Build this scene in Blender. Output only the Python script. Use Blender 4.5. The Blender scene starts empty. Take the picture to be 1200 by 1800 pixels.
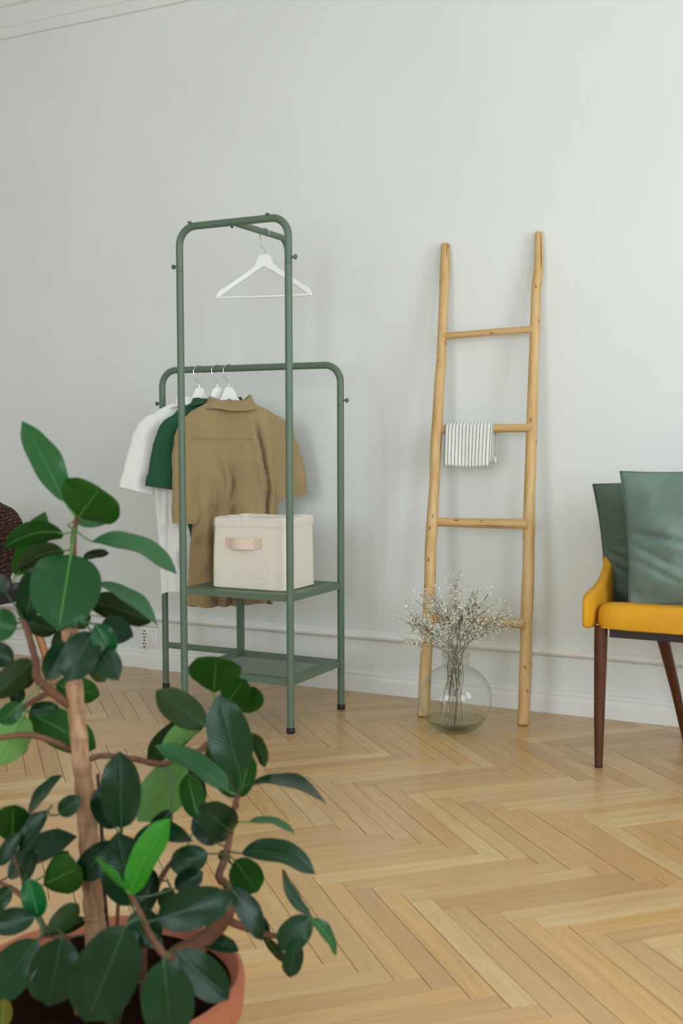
import bpy, bmesh, math, random
from mathutils import Vector, Matrix
from mathutils import noise as mnoise

scene = bpy.context.scene
col = scene.collection
random.seed(7)
R = random.Random(11)

# ------------------------------------------------------------------ camera
PITCH, ROLL, YAW, FPX = -0.0678, -0.002, 0.4611, 1973.3
CAM = Vector((1.925, -3.874, 0.985))
fw0 = Vector((0, math.cos(PITCH), math.sin(PITCH)))
up0 = Vector((0, -math.sin(PITCH), math.cos(PITCH)))
rt0 = Vector((1, 0, 0))
rt = math.cos(ROLL) * rt0 + math.sin(ROLL) * up0
up = -math.sin(ROLL) * rt0 + math.cos(ROLL) * up0
RZ = Matrix.Rotation(YAW, 3, 'Z')
rt, up, fw = RZ @ rt, RZ @ up, RZ @ fw0
cam_d = bpy.data.cameras.new('camera')
cam_d.sensor_fit = 'VERTICAL'
cam_d.sensor_height = 36.0
cam_d.sensor_width = 24.0
cam_d.lens = FPX / 1800 * 36.0
cam_d.clip_start = 0.05
cam_d.dof.use_dof = True
cam_d.dof.focus_distance = 3.75
cam_d.dof.aperture_fstop = 6.3
cam = bpy.data.objects.new('camera', cam_d)
col.objects.link(cam)
m = Matrix((rt, up, -fw)).transposed().to_4x4()
m.translation = CAM
cam.matrix_world = m
scene.camera = cam

# ------------------------------------------------------------------ light
scene.view_settings.view_transform = 'Standard'
scene.view_settings.look = 'None'
scene.view_settings.gamma = 1.0
scene.view_settings.use_curve_mapping = False
scene.view_settings.exposure = 0.3
wd = bpy.data.worlds.new('daylight_world')
scene.world = wd
wd.use_nodes = True
wd.node_tree.nodes['Background'].inputs['Color'].default_value = (0.78, 0.90, 1.0, 1)
wd.node_tree.nodes['Background'].inputs['Strength'].default_value = 1.0

# room extents
X0, X1, Y0, Y1, ZC = -3.0, 3.7, -5.7, 0.0, 2.95
# windows: (wall, centre along the wall, width, sill, head)
WINS = [('right', -1.75, 1.25, 0.75, 2.55), ('right', -3.9, 1.25, 0.75, 2.55),
        ('rear', 2.3, 1.35, 0.75, 2.55), ('rear', 0.0, 1.35, 0.75, 2.55)]
POWER = {('right', -1.75): 42, ('right', -3.9): 34, ('rear', 2.3): 30, ('rear', 0.0): 40}
for (wl, c, w, s, h) in WINS:
    ld = bpy.data.lights.new('window_daylight', 'AREA')
    ld.shape = 'RECTANGLE'
    ld.size, ld.size_y = w - 0.1, h - s - 0.1
    ld.energy = POWER[(wl, c)]
    ld.color = (0.83, 0.925, 1.0)
    lo = bpy.data.objects.new('window_daylight', ld)
    col.objects.link(lo)
    if wl == 'right':
        lo.location = (X1 + 0.10, c, (s + h) / 2)
        lo.rotation_euler = (math.pi / 2, 0, math.pi / 2)
    else:
        lo.location = (c, Y0 - 0.10, (s + h) / 2)
        lo.rotation_euler = (math.pi / 2, 0, 0)
    # an area light shines along its local -Z; turn it to face into the room
    d = Vector((-1, 0, 0)) if wl == 'right' else Vector((0, 1, 0))
    lo.rotation_euler = d.to_track_quat('-Z', 'Y').to_euler()

# ------------------------------------------------------------------ materials
def sr(r, g, b):
    f = lambda c: (c / 255 / 12.92) if c / 255 <= 0.04045 else ((c / 255 + 0.055) / 1.055) ** 2.4
    return (f(r), f(g), f(b), 1.0)

class NT:
    def __init__(s, name):
        s.m = bpy.data.materials.new(name)
        s.m.use_nodes = True
        s.t = s.m.node_tree
        s.p = s.t.nodes['Principled BSDF']
        s.out = s.t.nodes['Material Output']
    def n(s, kind, **kw):
        nd = s.t.nodes.new(kind)
        for k, v in kw.items():
            if k.startswith('i_'):
                key = k[2:]
                nd.inputs[int(key) if key.isdigit() else key.replace('_', ' ')].default_value = v
            else:
                setattr(nd, k, v)
        return nd
    def l(s, a, b):
        s.t.links.new(a, b)
    def set(s, **kw):
        for k, v in kw.items():
            s.p.inputs[k.replace('_', ' ')].default_value = v
        return s
    def coords(s, kind='Object', scale=(1, 1, 1)):
        tc = s.n('ShaderNodeTexCoord')
        mp = s.n('ShaderNodeMapping')
        mp.inputs['Scale'].default_value = scale
        s.l(tc.outputs[kind], mp.inputs['Vector'])
        return mp.outputs['Vector']
    def noise(s, vec, scale, detail=4, rough=0.55):
        nz = s.n('ShaderNodeTexNoise', i_Scale=scale, i_Detail=detail, i_Roughness=rough)
        if vec is not None:
            s.l(vec, nz.inputs['Vector'])
        return nz.outputs['Fac']
    def ramp(s, fac, stops):
        r = s.n('ShaderNodeValToRGB')
        e = r.color_ramp.elements
        while len(e) < len(stops):
            e.new(0.5)
        for k, (p, c) in enumerate(stops):
            e[k].position = p
            e[k].color = c
        s.l(fac, r.inputs['Fac'])
        return r.outputs['Color']
    def mix(s, fac, a, b, mode='MIX'):
        mx = s.n('ShaderNodeMix', data_type='RGBA', blend_type=mode)
        ins = [i for i in mx.inputs if i.enabled]
        for sock, v in zip(ins, (fac, a, b)):
            if hasattr(v, 'is_linked') or hasattr(v, 'links'):
                s.l(v, sock)
            else:
                sock.default_value = v
        return [o for o in mx.outputs if o.enabled][0]
    def math(s, op, a, b=0.0):
        md = s.n('ShaderNodeMath', operation=op)
        for i, v in enumerate((a, b)):
            if hasattr(v, 'links'):
                s.l(v, md.inputs[i])
            else:
                md.inputs[i].default_value = v
        return md.outputs[0]
    def bump(s, height, strength=0.2, dist=0.002):
        b = s.n('ShaderNodeBump', i_Strength=strength, i_Distance=dist)
        s.l(height, b.inputs['Height'])
        s.l(b.outputs['Normal'], s.p.inputs['Normal'])
    def base(s, c):
        if hasattr(c, 'links'):
            s.l(c, s.p.inputs['Base Color'])
        else:
            s.p.inputs['Base Color'].default_value = c

MAT = {}
def simple(name, c, rough=0.5, metal=0.0, nscale=None, nb=0.1, dist=0.001, var=0.0, **kw):
    t = NT(name)
    t.base(c)
    t.set(Roughness=rough, Metallic=metal)
    for k, v in kw.items():
        t.p.inputs[k.replace('_', ' ')].default_value = v
    if nscale:
        v = t.coords()
        f = t.noise(v, nscale)
        t.bump(f, nb, dist)
        if var:
            c2 = tuple(x * (1 - var) for x in c[:3]) + (1,)
            t.base(t.ramp(t.noise(v, nscale * 0.35), [(0.35, c2), (0.65, c)]))
    MAT[name] = t.m
    return t.m

# painted plaster
t = NT('wall_paint')
v = t.coords()
t.base(t.ramp(t.noise(v, 1.6, 6), [(0.3, sr(222, 224, 220)), (0.7, sr(227, 229, 225))]))
t.set(Roughness=0.85)
t.bump(t.noise(v, 38, 6), 0.12, 0.003)
MAT['wall'] = t.m
simple('trim_paint', sr(232, 231, 226), 0.5, nscale=30, nb=0.08)
simple('ceiling_paint', sr(232, 233, 230), 0.9)

# oak parquet
t = NT('oak_plank')
tc = t.n('ShaderNodeTexCoord')
oi = t.n('ShaderNodeObjectInfo')
ge = t.n('ShaderNodeNewGeometry')
rnd = t.math('FRACT', t.math('ADD', oi.outputs['Random'], ge.outputs['Random Per Island']))
off = t.n('ShaderNodeCombineXYZ')
t.l(t.math('MULTIPLY', rnd, 37.0), off.inputs[0])
t.l(t.math('MULTIPLY', rnd, 91.0), off.inputs[1])
va = t.n('ShaderNodeVectorMath', operation='ADD')
t.l(tc.outputs['UV'], va.inputs[0]); t.l(off.outputs[0], va.inputs[1])
mp = t.n('ShaderNodeMapping'); mp.inputs['Scale'].default_value = (2.2, 34, 1)
t.l(va.outputs[0], mp.inputs['Vector'])
g1 = t.noise(mp.outputs['Vector'], 1.6, 5, 0.6)
mp2 = t.n('ShaderNodeMapping'); mp2.inputs['Scale'].default_value = (14, 420, 1)
t.l(va.outputs[0], mp2.inputs['Vector'])
g2 = t.noise(mp2.outputs['Vector'], 1.0, 3, 0.6)
tone = t.ramp(rnd, [(0.0, sr(185, 146, 98)), (0.16, sr(203, 167, 114)), (0.32, sr(191, 153, 105)), (0.48, sr(212, 181, 129)), (0.62, sr(201, 161, 112)), (0.74, sr(208, 165, 103)), (0.86, sr(195, 155, 107)), (1.0, sr(218, 191, 139))])
c = t.mix(t.ramp(g1, [(0.35, (0, 0, 0, 1)), (0.7, (0.55, 0.55, 0.55, 1))]), tone, sr(172, 130, 84))
c = t.mix(t.ramp(g2, [(0.52, (0, 0, 0, 1)), (0.75, (0.35, 0.35, 0.35, 1))]), c, sr(140, 100, 62))
t.base(c)
t.set(Roughness=0.36)
t.p.inputs['Coat Weight'].default_value = 0.35
t.p.inputs['Coat Roughness'].default_value = 0.16
t.bump(g2, 0.10, 0.0006)
MAT['oak'] = t.m
simple('floor_gap', sr(44, 28, 16), 0.9)

# rack paint, black rubber, metals
simple('sage_paint', sr(90, 110, 90), 0.42, nscale=260, nb=0.05)
simple('black_rubber', sr(22, 20, 20), 0.6)
simple('seam_dark', sr(58, 72, 58), 0.6)
simple('steel_wire', sr(205, 205, 200), 0.25, 1.0)
simple('white_lacquer', sr(234, 235, 230), 0.35)

def fabric(name, c, weave=900, nb=0.25, var=0.08, rough=0.9, sheen=0.2):
    t = NT(name)
    v = t.coords()
    c2 = tuple(x * (1 - var) for x in c[:3]) + (1,)
    t.base(t.ramp(t.noise(v, 9, 5), [(0.3, c2), (0.7, c)]))
    t.set(Roughness=rough)
    t.p.inputs['Sheen Weight'].default_value = sheen
    t.p.inputs['Sheen Roughness'].default_value = 0.5
    w = t.noise(v, weave * 0.4, 2)
    w2 = t.noise(v, 30, 5)
    t.bump(t.math('ADD', w, t.math('MULTIPLY', w2, 3.0)), nb, 0.0012)
    MAT[name] = t.m
fabric('tan_cotton', sr(160, 137, 96))
fabric('green_jersey', sr(28, 80, 50), sheen=.05)
fabric('white_cotton', sr(234, 233, 228), var=0.04)
fabric('label_grey', sr(120, 120, 112))
simple('label_black', sr(26, 26, 24), 0.7)

# natural linen of the basket: crossed slubs
t = NT('linen')
v = t.coords(scale=(90, 90, 900)); va_ = t.noise(v, 1.0, 3)
v2 = t.coords(scale=(900, 900, 60)); vb_ = t.noise(v2, 1.0, 3)
lin = t.math('ADD', va_, vb_)
t.base(t.ramp(t.math('MULTIPLY', lin, 0.5), [(0.36, sr(216, 206, 188)), (0.62, sr(233, 226, 212))]))
t.set(Roughness=0.95)
t.bump(lin, 0.15, 0.0008)
MAT['linen'] = t.m
simple('cotton_webbing', sr(224, 204, 186), 0.85, nscale=500, nb=0.3)
simple('stitch', sr(206, 176, 150), 0.9)

# ladder wood, grain along the pole
def polewood(name, ax):
    t = NT(name)
    s3 = lambda a, b: (a, a, b) if ax == 'z' else (b, a, a)
    v = t.coords(scale=s3(55, 3.0))
    g = t.noise(v, 1.0, 5, 0.6)
    v2 = t.coords(scale=s3(5, 3)); h = t.noise(v2, 1.0, 4)
    c = t.ramp(g, [(0.3, sr(188, 146, 88)), (0.52, sr(208, 172, 116)), (0.75, sr(218, 188, 136))])
    c = t.mix(t.ramp(h, [(0.45, (0, 0, 0, 1)), (0.75, (0.55, 0.55, 0.55, 1))]), c, sr(196, 142, 74))
    vk = t.coords(scale=s3(30, 15))
    vo = t.n('ShaderNodeTexVoronoi', i_Scale=1.0, i_Randomness=1.0); t.l(vk, vo.inputs['Vector'])
    c = t.mix(t.ramp(vo.outputs['Distance'], [(0.07, (0.9, 0.9, 0.9, 1)), (0.17, (0, 0, 0, 1))]), c, sr(120, 76, 38))
    t.base(c); t.set(Roughness=0.5)
    t.bump(g, 0.3, 0.0012)
    MAT[name] = t.m
polewood('ladder_wood', 'z'); polewood('rung_wood', 'x')
simple('crack_brown', sr(92, 60, 34), 0.9)

# striped towel (stripes printed across local X)
t = NT('striped_linen')
tc = t.n('ShaderNodeTexCoord'); sx = t.n('ShaderNodeSeparateXYZ'); t.l(tc.outputs['UV'], sx.inputs[0])
fr = t.math('FRACT', t.math('MULTIPLY', sx.outputs[0], 13.3))
st = t.math('LESS_THAN', fr, 0.17)
t.base(t.mix(st, sr(232, 231, 224), sr(44, 44, 44)))
t.set(Roughness=0.95)
t.bump(t.noise(t.coords(scale=(1, 1, 1)), 500, 2), 0.25, 0.001)
MAT['towel'] = t.m

# glass
t = NT('clear_glass')            # thin blown wall: light passes straight, rim and glints by Fresnel
lw = t.n('ShaderNodeLayerWeight', i_Blend=0.5)
fr_ = t.math('ADD', t.math('MULTIPLY', t.math('POWER', lw.outputs['Facing'], 3.2), 0.75), 0.04)
tr = t.n('ShaderNodeBsdfTransparent'); tr.inputs['Color'].default_value = (0.955, 0.97, 0.955, 1)
gl = t.n('ShaderNodeBsdfGlossy'); gl.inputs['Roughness'].default_value = 0.02
mx = t.n('ShaderNodeMixShader')
t.l(fr_, mx.inputs[0]); t.l(tr.outputs[0], mx.inputs[1]); t.l(gl.outputs[0], mx.inputs[2])
t.l(mx.outputs[0], t.out.inputs['Surface'])
MAT['glass'] = t.m
t = NT('thick_green_glass')
tr = t.n('ShaderNodeBsdfTransparent'); tr.inputs['Color'].default_value = (0.86, 0.90, 0.82, 1)
gl = t.n('ShaderNodeBsdfGlossy'); gl.inputs['Roughness'].default_value = 0.08
mx = t.n('ShaderNodeMixShader'); mx.inputs[0].default_value = 0.10
t.l(tr.outputs[0], mx.inputs[1]); t.l(gl.outputs[0], mx.inputs[2])
t.l(mx.outputs[0], t.out.inputs['Surface'])
MAT['base_glass'] = t.m
simple('dry_stem', sr(112, 100, 70), 0.8)
simple('dry_blossom', sr(224, 222, 208), 0.9)
simple('dry_bud', sr(140, 136, 100), 0.9)

# velvets
def velvet(name, c, c2, wr=14, sheen=0.0):
    t = NT(name)
    v = t.coords()
    t.base(t.ramp(t.noise(v, wr, 5), [(0.3, c2), (0.65, c)]))
    t.set(Roughness=0.75)
    t.p.inputs['Sheen Weight'].default_value = sheen
    t.p.inputs['Sheen Roughness'].default_value = 0.35
    t.bump(t.noise(v, 420, 3), 0.2, 0.0008)
    MAT[name] = t.m
velvet('mustard_velvet', sr(216, 156, 16), sr(200, 138, 10), 8)
velvet('sage_velvet', sr(112, 132, 122), sr(98, 117, 107), 7)
velvet('moss_velvet', sr(84, 100, 86), sr(70, 86, 73), 7)
t = NT('walnut_leg')
g = t.noise(t.coords(scale=(90, 90, 6)), 1.0, 4)
t.base(t.ramp(g, [(0.3, sr(62, 30, 12)), (0.7, sr(92, 46, 20))])); t.set(Roughness=0.35)
MAT['walnut'] = t.m
simple('dark_frame', sr(34, 24, 22), 0.5)
simple('beech_leg', sr(186, 124, 72), 0.45, nscale=60, nb=0.1, var=0.2)
simple('black_leather', sr(24, 24, 27), 0.4, nscale=200, nb=0.1)

# dark plaid wool of the throw
t = NT('plaid_wool')
tc = t.n('ShaderNodeTexCoord'); sx = t.n('ShaderNodeSeparateXYZ'); t.l(tc.outputs['Object'], sx.inputs[0])
dist = t.math('MULTIPLY', t.noise(t.coords(), 7, 3), 0.10)
uu = t.math('ADD', t.math('ADD', sx.outputs[0], t.math('MULTIPLY', sx.outputs[1], 0.6)), dist)
vv = t.math('ADD', t.math('SUBTRACT', sx.outputs[2], t.math('MULTIPLY', sx.outputs[0], 0.35)), dist)
a = t.math('LESS_THAN', t.math('FRACT', t.math('MULTIPLY', uu, 62.0)), 0.5)
b = t.math('LESS_THAN', t.math('FRACT', t.math('MULTIPLY', vv, 70.0)), 0.42)
c = t.mix(b, sr(20, 15, 18), sr(58, 30, 22))
c = t.mix(t.math('MULTIPLY', a, b), c, sr(116, 56, 28))
t.base(c); t.set(Roughness=0.95)
t.bump(t.noise(t.coords(), 300, 3), 0.5, 0.002)
MAT['plaid'] = t.m

# leaves
def leafmat(name, c, c2, rough, coat, trans=0.22, vein=0.4):
    t = NT(name)
    tc = t.n('ShaderNodeTexCoord'); sx = t.n('ShaderNodeSeparateXYZ'); t.l(tc.outputs['UV'], sx.inputs[0])
    oi = t.n('ShaderNodeObjectInfo')
    ab = t.math('ABSOLUTE', t.math('SUBTRACT', sx.outputs[1], 0.5))
    ph = t.math('SUBTRACT', sx.outputs[0], t.math('MULTIPLY', ab, 0.45))
    wv = t.math('SINE', t.math('MULTIPLY', ph, 120.0))
    nz = t.noise(t.coords('UV', (3, 3, 3)), 2.0, 4)
    cc = t.ramp(t.math('ADD', t.math('MULTIPLY', oi.outputs['Random'], 0.6), t.math('MULTIPLY', nz, 0.45)), [(0.2, c2), (0.8, c)])
    t.base(cc)
    t.set(Roughness=rough)
    t.p.inputs['Coat Weight'].default_value = coat
    t.p.inputs['Coat Roughness'].default_value = 0.15
    t.p.inputs['Specular IOR Level'].default_value = 0.18
    t.bump(t.math('ADD', t.math('MULTIPLY', wv, 0.6), nz), vein, 0.0012)
    tr = t.n('ShaderNodeBsdfTranslucent')
    t.l(t.mix(0.5, cc, sr(96, 170, 40)), tr.inputs['Color'])
    mx = t.n('ShaderNodeMixShader'); mx.inputs[0].default_value = trans
    t.l(t.p.outputs[0], mx.inputs[1]); t.l(tr.outputs[0], mx.inputs[2])
    t.l(mx.outputs[0], t.out.inputs['Surface'])
    MAT[name] = t.m
leafmat('leaf_top_dark', sr(22, 56, 30), sr(10, 34, 16), 0.22, 0.10, 0.08, 0.16)
leafmat('leaf_top_green', sr(30, 82, 34), sr(20, 62, 26), 0.26, 0.12, 0.12, 0.18)
leafmat('leaf_top_sheen', sr(58, 100, 62), sr(42, 82, 48), 0.42, 0.05, 0.15, 0.14)  # paler green: mostly sheen on upper leaf faces, put into the colour
leafmat('leaf_top_young', sr(62, 146, 30), sr(44, 120, 24), 0.36, 0.06, 0.22, 0.14)
leafmat('leaf_top_emerald', sr(8, 82, 36), sr(6, 66, 30), 0.22, 0.1, 0.15, 0.12)
leafmat('leaf_yellowing', sr(120, 108, 24), sr(92, 84, 20), 0.5, 0.0)
leafmat('leaf_under', sr(38, 88, 24), sr(24, 66, 18), 0.5, 0.0, 0.28, 0.15)
leafmat('leaf_under_olive', sr(44, 62, 24), sr(28, 46, 16), 0.5, 0.0, 0.2, 0.15)
leafmat('leaf_under_pale', sr(112, 158, 84), sr(90, 140, 68), 0.5, 0.0, 0.3, 0.16)
simple('midrib_green', sr(66, 116, 44), 0.5)
simple('midrib_dark', sr(32, 72, 36), 0.5)
t = NT('bark')
g = t.noise(t.coords(scale=(120, 120, 30)), 1.0, 5)
g2 = t.noise(t.coords(scale=(6, 6, 70)), 1.0, 3)
c = t.ramp(g, [(0.3, sr(130, 94, 66)), (0.7, sr(176, 138, 104))])
c = t.mix(t.ramp(g2, [(0.55, (0, 0, 0, 1)), (0.72, (0.55, 0.55, 0.55, 1))]), c, sr(112, 80, 56))
t.base(c); t.set(Roughness=0.85); t.bump(g, 0.5, 0.002)
MAT['bark'] = t.m
simple('twig_bark', sr(104, 66, 42), 0.75, nscale=140, nb=0.4, var=0.3)
simple('stake_brown', sr(62, 30, 22), 0.6)
simple('terracotta', sr(162, 92, 62), 0.8, nscale=40, nb=0.15, var=0.12)
simple('potting_soil', sr(30, 18, 12), 1.0, nscale=70, nb=0.9, dist=0.01, Specular_IOR_Level=0.0)
simple('socket_white', sr(232, 230, 224), 0.35)
simple('socket_shade', sr(48, 44, 40), 0.6)
simple('window_white', sr(235, 235, 232), 0.4)

# ------------------------------------------------------------------ geometry helpers
class MB:
    def __init__(s):
        s.v, s.f, s.uv, s.mi = [], [], {}, []
    def add(s, vs, fs, mi=0):
        o = len(s.v)
        s.v += [tuple(p) for p in vs]
        for f in fs:
            s.f.append(tuple(i + o for i in f)); s.mi.append(mi)
        return o
    def box(s, x0, x1, y0, y1, z0, z1, b=0.0):
        if b <= 0:
            vs = [(x, y, z) for z in (z0, z1) for x, y in ((x0, y0), (x1, y0), (x1, y1), (x0, y1))]
            s.add(vs, [(3, 2, 1, 0), (4, 5, 6, 7), (0, 1, 5, 4), (1, 2, 6, 5), (2, 3, 7, 6), (3, 0, 4, 7)])
        else:
            rings = []
            for z, i in ((z0, b), (z0 + b * .3, b * .3), (z0 + b, 0), (z1 - b, 0), (z1 - b * .3, b * .3), (z1, b)):
                e = i
                r = [(x0 + e + b, y0 + e, z), (x1 - e - b, y0 + e, z), (x1 - e, y0 + e + b, z), (x1 - e, y1 - e - b, z),
                     (x1 - e - b, y1 - e, z), (x0 + e + b, y1 - e, z), (x0 + e, y1 - e - b, z), (x0 + e, y0 + e + b, z)]
                rings.append(r)
            s.loft(rings, caps=True)
    def loft(s, rings, caps=True, closed=True, mi=0):
        n = len(rings[0])
        vs = [p for r in rings for p in r]
        fs = []
        for k in range(len(rings) - 1):
            for i in range(n if closed else n - 1):
                j = (i + 1) % n
                fs.append((k * n + i, k * n + j, (k + 1) * n + j, (k + 1) * n + i))
        if caps:
            fs.append(tuple(reversed(range(n))))
            fs.append(tuple((len(rings) - 1) * n + i for i in range(n)))
        s.add(vs, fs, mi)
    def tube(s, pts, rad, seg=10, caps=True, mi=0):
        pts = [Vector(p) for p in pts]
        if not hasattr(rad, '__len__'):
            rad = [rad] * len(pts)
        tang = []
        for i in range(len(pts)):
            a = pts[max(i - 1, 0)]; b = pts[min(i + 1, len(pts) - 1)]
            tang.append((b - a).normalized())
        ref = Vector((0, 0, 1)) if abs(tang[0].z) < 0.9 else Vector((1, 0, 0))
        u = tang[0].cross(ref).normalized()
        rings = []
        for i, p in enumerate(pts):
            u = (u - tang[i] * u.dot(tang[i])).normalized()
            w = tang[i].cross(u)
            rings.append([p + (u * math.cos(2 * math.pi * k / seg) + w * math.sin(2 * math.pi * k / seg)) * rad[i] for k in range(seg)])
        s.loft(rings, caps, mi=mi)
    def lathe(s, prof, seg=32, centre=(0, 0, 0), caps=False):
        rings = [[(centre[0] + r * math.cos(2 * math.pi * k / seg), centre[1] + r * math.sin(2 * math.pi * k / seg), centre[2] + z) for k in range(seg)] for r, z in prof]
        s.loft(rings, caps)
    def grid(s, fn, nu, nv, mi=0, flip=False):
        vs = [fn(i / nu, j / nv) for i in range(nu + 1) for j in range(nv + 1)]
        fs = []
        o = len(s.v)
        for i in range(nu):
            for j in range(nv):
                q = (i * (nv + 1) + j, (i + 1) * (nv + 1) + j, (i + 1) * (nv + 1) + j + 1, i * (nv + 1) + j + 1)
                fs.append(tuple(reversed(q)) if flip else q)
        s.add(vs, fs, mi)
        for i in range(nu + 1):
            for j in range(nv + 1):
                s.uv[o + i * (nv + 1) + j] = (i / nu, j / nv)
    def mesh(s, name, mats, smooth=True, angle=None):
        me = bpy.data.meshes.new(name)
        me.from_pydata(s.v, [], s.f)
        for mt in (mats if isinstance(mats, (list, tuple)) else [mats]):
            me.materials.append(MAT[mt] if isinstance(mt, str) else mt)
        if any(s.mi):
            me.polygons.foreach_set('material_index', s.mi)
        if s.uv:
            ul = me.uv_layers.new(name='UVMap')
            for lp in me.loops:
                ul.data[lp.index].uv = s.uv.get(lp.vertex_index, (0, 0))
        me.update()
        bm = bmesh.new(); bm.from_mesh(me)
        bmesh.ops.recalc_face_normals(bm, faces=bm.faces) if angle != 'keep' else None
        if smooth:
            a = math.radians(40)
            for f in bm.faces: f.smooth = True
            for e in bm.edges:
                if len(e.link_faces) == 2 and e.calc_face_angle(0) > a:
                    e.smooth = False
        bm.to_mesh(me); bm.free()
        return me

def link(name, me, parent=None):
    o = bpy.data.objects.new(name, me)
    col.objects.link(o)
    if parent is not None:
        o.parent = parent
    return o
def build(name, mb, mats, parent=None, smooth=True, keep=False):
    return link(name, mb.mesh(name, mats, smooth, 'keep' if keep else None), parent)
def tag(o, label=None, cat=None, group=None, kind=None):
    if label: o['label'] = label
    if cat: o['category'] = cat
    if group: o['group'] = group
    if kind: o['kind'] = kind
    return o
def thing(name, label, cat, loc=(0, 0, 0), rotz=0.0, group=None):
    o = bpy.data.objects.new(name, None)
    o.empty_display_size = 0.1
    col.objects.link(o)
    o.location = loc; o.rotation_euler = (0, 0, rotz)
    return tag(o, label, cat, group)
def struct(name, mb, mats, parent=None, smooth=False):
    o = build(name, mb, mats, parent, smooth)
    if parent is None:
        o['kind'] = 'structure'
    return o
def smoothpath(pts, n=6):
    """Catmull-Rom through points of any dimension."""
    out = []
    P = [tuple(p) for p in pts]
    for i in range(len(P) - 1):
        p0 = P[max(i - 1, 0)]; p1 = P[i]; p2 = P[i + 1]; p3 = P[min(i + 2, len(P) - 1)]
        for k in range(n):
            t_ = k / n
            out.append(tuple(0.5 * ((2 * b) + (-a + c) * t_ + (2 * a - 5 * b + 4 * c - d) * t_ ** 2 + (-a + 3 * b - 3 * c + d) * t_ ** 3) for a, b, c, d in zip(p0, p1, p2, p3)))
    out.append(P[-1])
    return out
def interp(tab, x):
    if x <= tab[0][0]: return tab[0][1]
    for (a, va_), (b, vb_) in zip(tab, tab[1:]):
        if x <= b:
            t_ = (x - a) / (b - a); t_ = t_ * t_ * (3 - 2 * t_)
            return va_ + (vb_ - va_) * t_
    return tab[-1][1]
def project(P):
    d = Vector(P) - CAM
    z = d.dot(fw)
    if z < 0.05: return None
    return 600 + FPX * d.dot(rt) / z, 900 - FPX * d.dot(up) / z

# ------------------------------------------------------------------ room
mb = MB(); mb.box(X0 - .2, X1 + .2, 0, .2, -0.05, ZC + .1)
struct('wall_back', mb, 'wall')
mb = MB(); mb.box(X0 - .2, X0, Y0, 0, -0.05, ZC + .1)
struct('wall_left', mb, 'wall')
mb = MB(); mb.box(X0 - .2, X1 + .2, Y0 - .2, 0.2, ZC, ZC + .1)
struct('ceiling', mb, 'ceiling_paint')

def holed_wall(name, wl):
    mb = MB()
    ws = sorted([w for w in WINS if w[0] == wl], key=lambda w: w[1])
    lo, hi = (Y0 - .2, 0.0) if wl == 'right' else (X0 - .2, X1 + .2)
    def b(a, c, z0, z1):
        if wl == 'right': mb.box(X1, X1 + .2, a, c, z0, z1)
        else: mb.box(a, c, Y0 - .2, Y0, z0, z1)
    cur = lo
    for _, c, w, s_, h in ws:
        b(cur, c - w / 2, -0.05, ZC)
        b(c - w / 2, c + w / 2, -0.05, s_)
        b(c - w / 2, c + w / 2, h, ZC)
        cur = c + w / 2
    b(cur, hi, -0.05, ZC)
    struct(name, mb, 'wall')
holed_wall('wall_right', 'right')
holed_wall('wall_rear', 'rear')
for k, (wl, c, w, s_, h) in enumerate(WINS):
    mb = MB()
    fr = 0.05
    def fb(a0, a1, z0, z1):
        if wl == 'right': mb.box(X1 + .03, X1 + .08, a0, a1, z0, z1)
        else: mb.box(a0, a1, Y0 - .08, Y0 - .03, z0, z1)
    a0, a1 = c - w / 2, c + w / 2
    fb(a0, a0 + fr, s_, h); fb(a1 - fr, a1, s_, h); fb(a0 + fr, a1 - fr, s_, s_ + fr); fb(a0 + fr, a1 - fr, h - fr, h)
    fb(c - .025, c + .025, s_ + fr, h - fr); fb(a0 + fr, c - .025, s_ + 1.25, s_ + 1.29); fb(c + .025, a1 - fr, s_ + 1.25, s_ + 1.29)
    struct('window_%d' % (k + 1), mb, 'window_white')

# skirting board, dado rail and cornice run along the back wall as mouldings
def moulding(name, prof, mat='trim_paint', x0=X0, x1=X1):
    """prof: list of (out from wall, z)"""
    mb = MB()
    mb.loft([[(x, -d, z) for d, z in prof] for x in (x0, x1)], caps=True)
    return struct(name, mb, mat, smooth=True)
moulding('baseboard_back', [(0, 0), (.022, 0), (.022, .050), (.021, .056), (.017, .060), (.015, .063), (.0165, .068), (.0165, .073), (.013, .079), (.006, .082), (0, .083)])
arc = [(0.016 * math.sin(math.pi * k / 8) + (0.004 if 0 < k < 8 else 0), .2165 - .0125 * math.cos(math.pi * k / 8)) for k in range(9)]
moulding('trim_1', [(0, .2)] + [(0.004, .2)] + arc[1:-1] + [(0.004, .233), (0, .236)])
cor = [(0, 2.722), (.012, 2.724), (.014, 2.735), (.018, 2.745), (.018, 2.762), (.026, 2.768), (.030, 2.80), (.045, 2.826), (.046, 2.836), (.06, 2.842),
       (.075, 2.875), (.10, 2.90), (.13, 2.915), (.15, 2.92), (.15, 2.95), (0, 2.95)]
moulding('trim_2', cor, 'wall')

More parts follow.
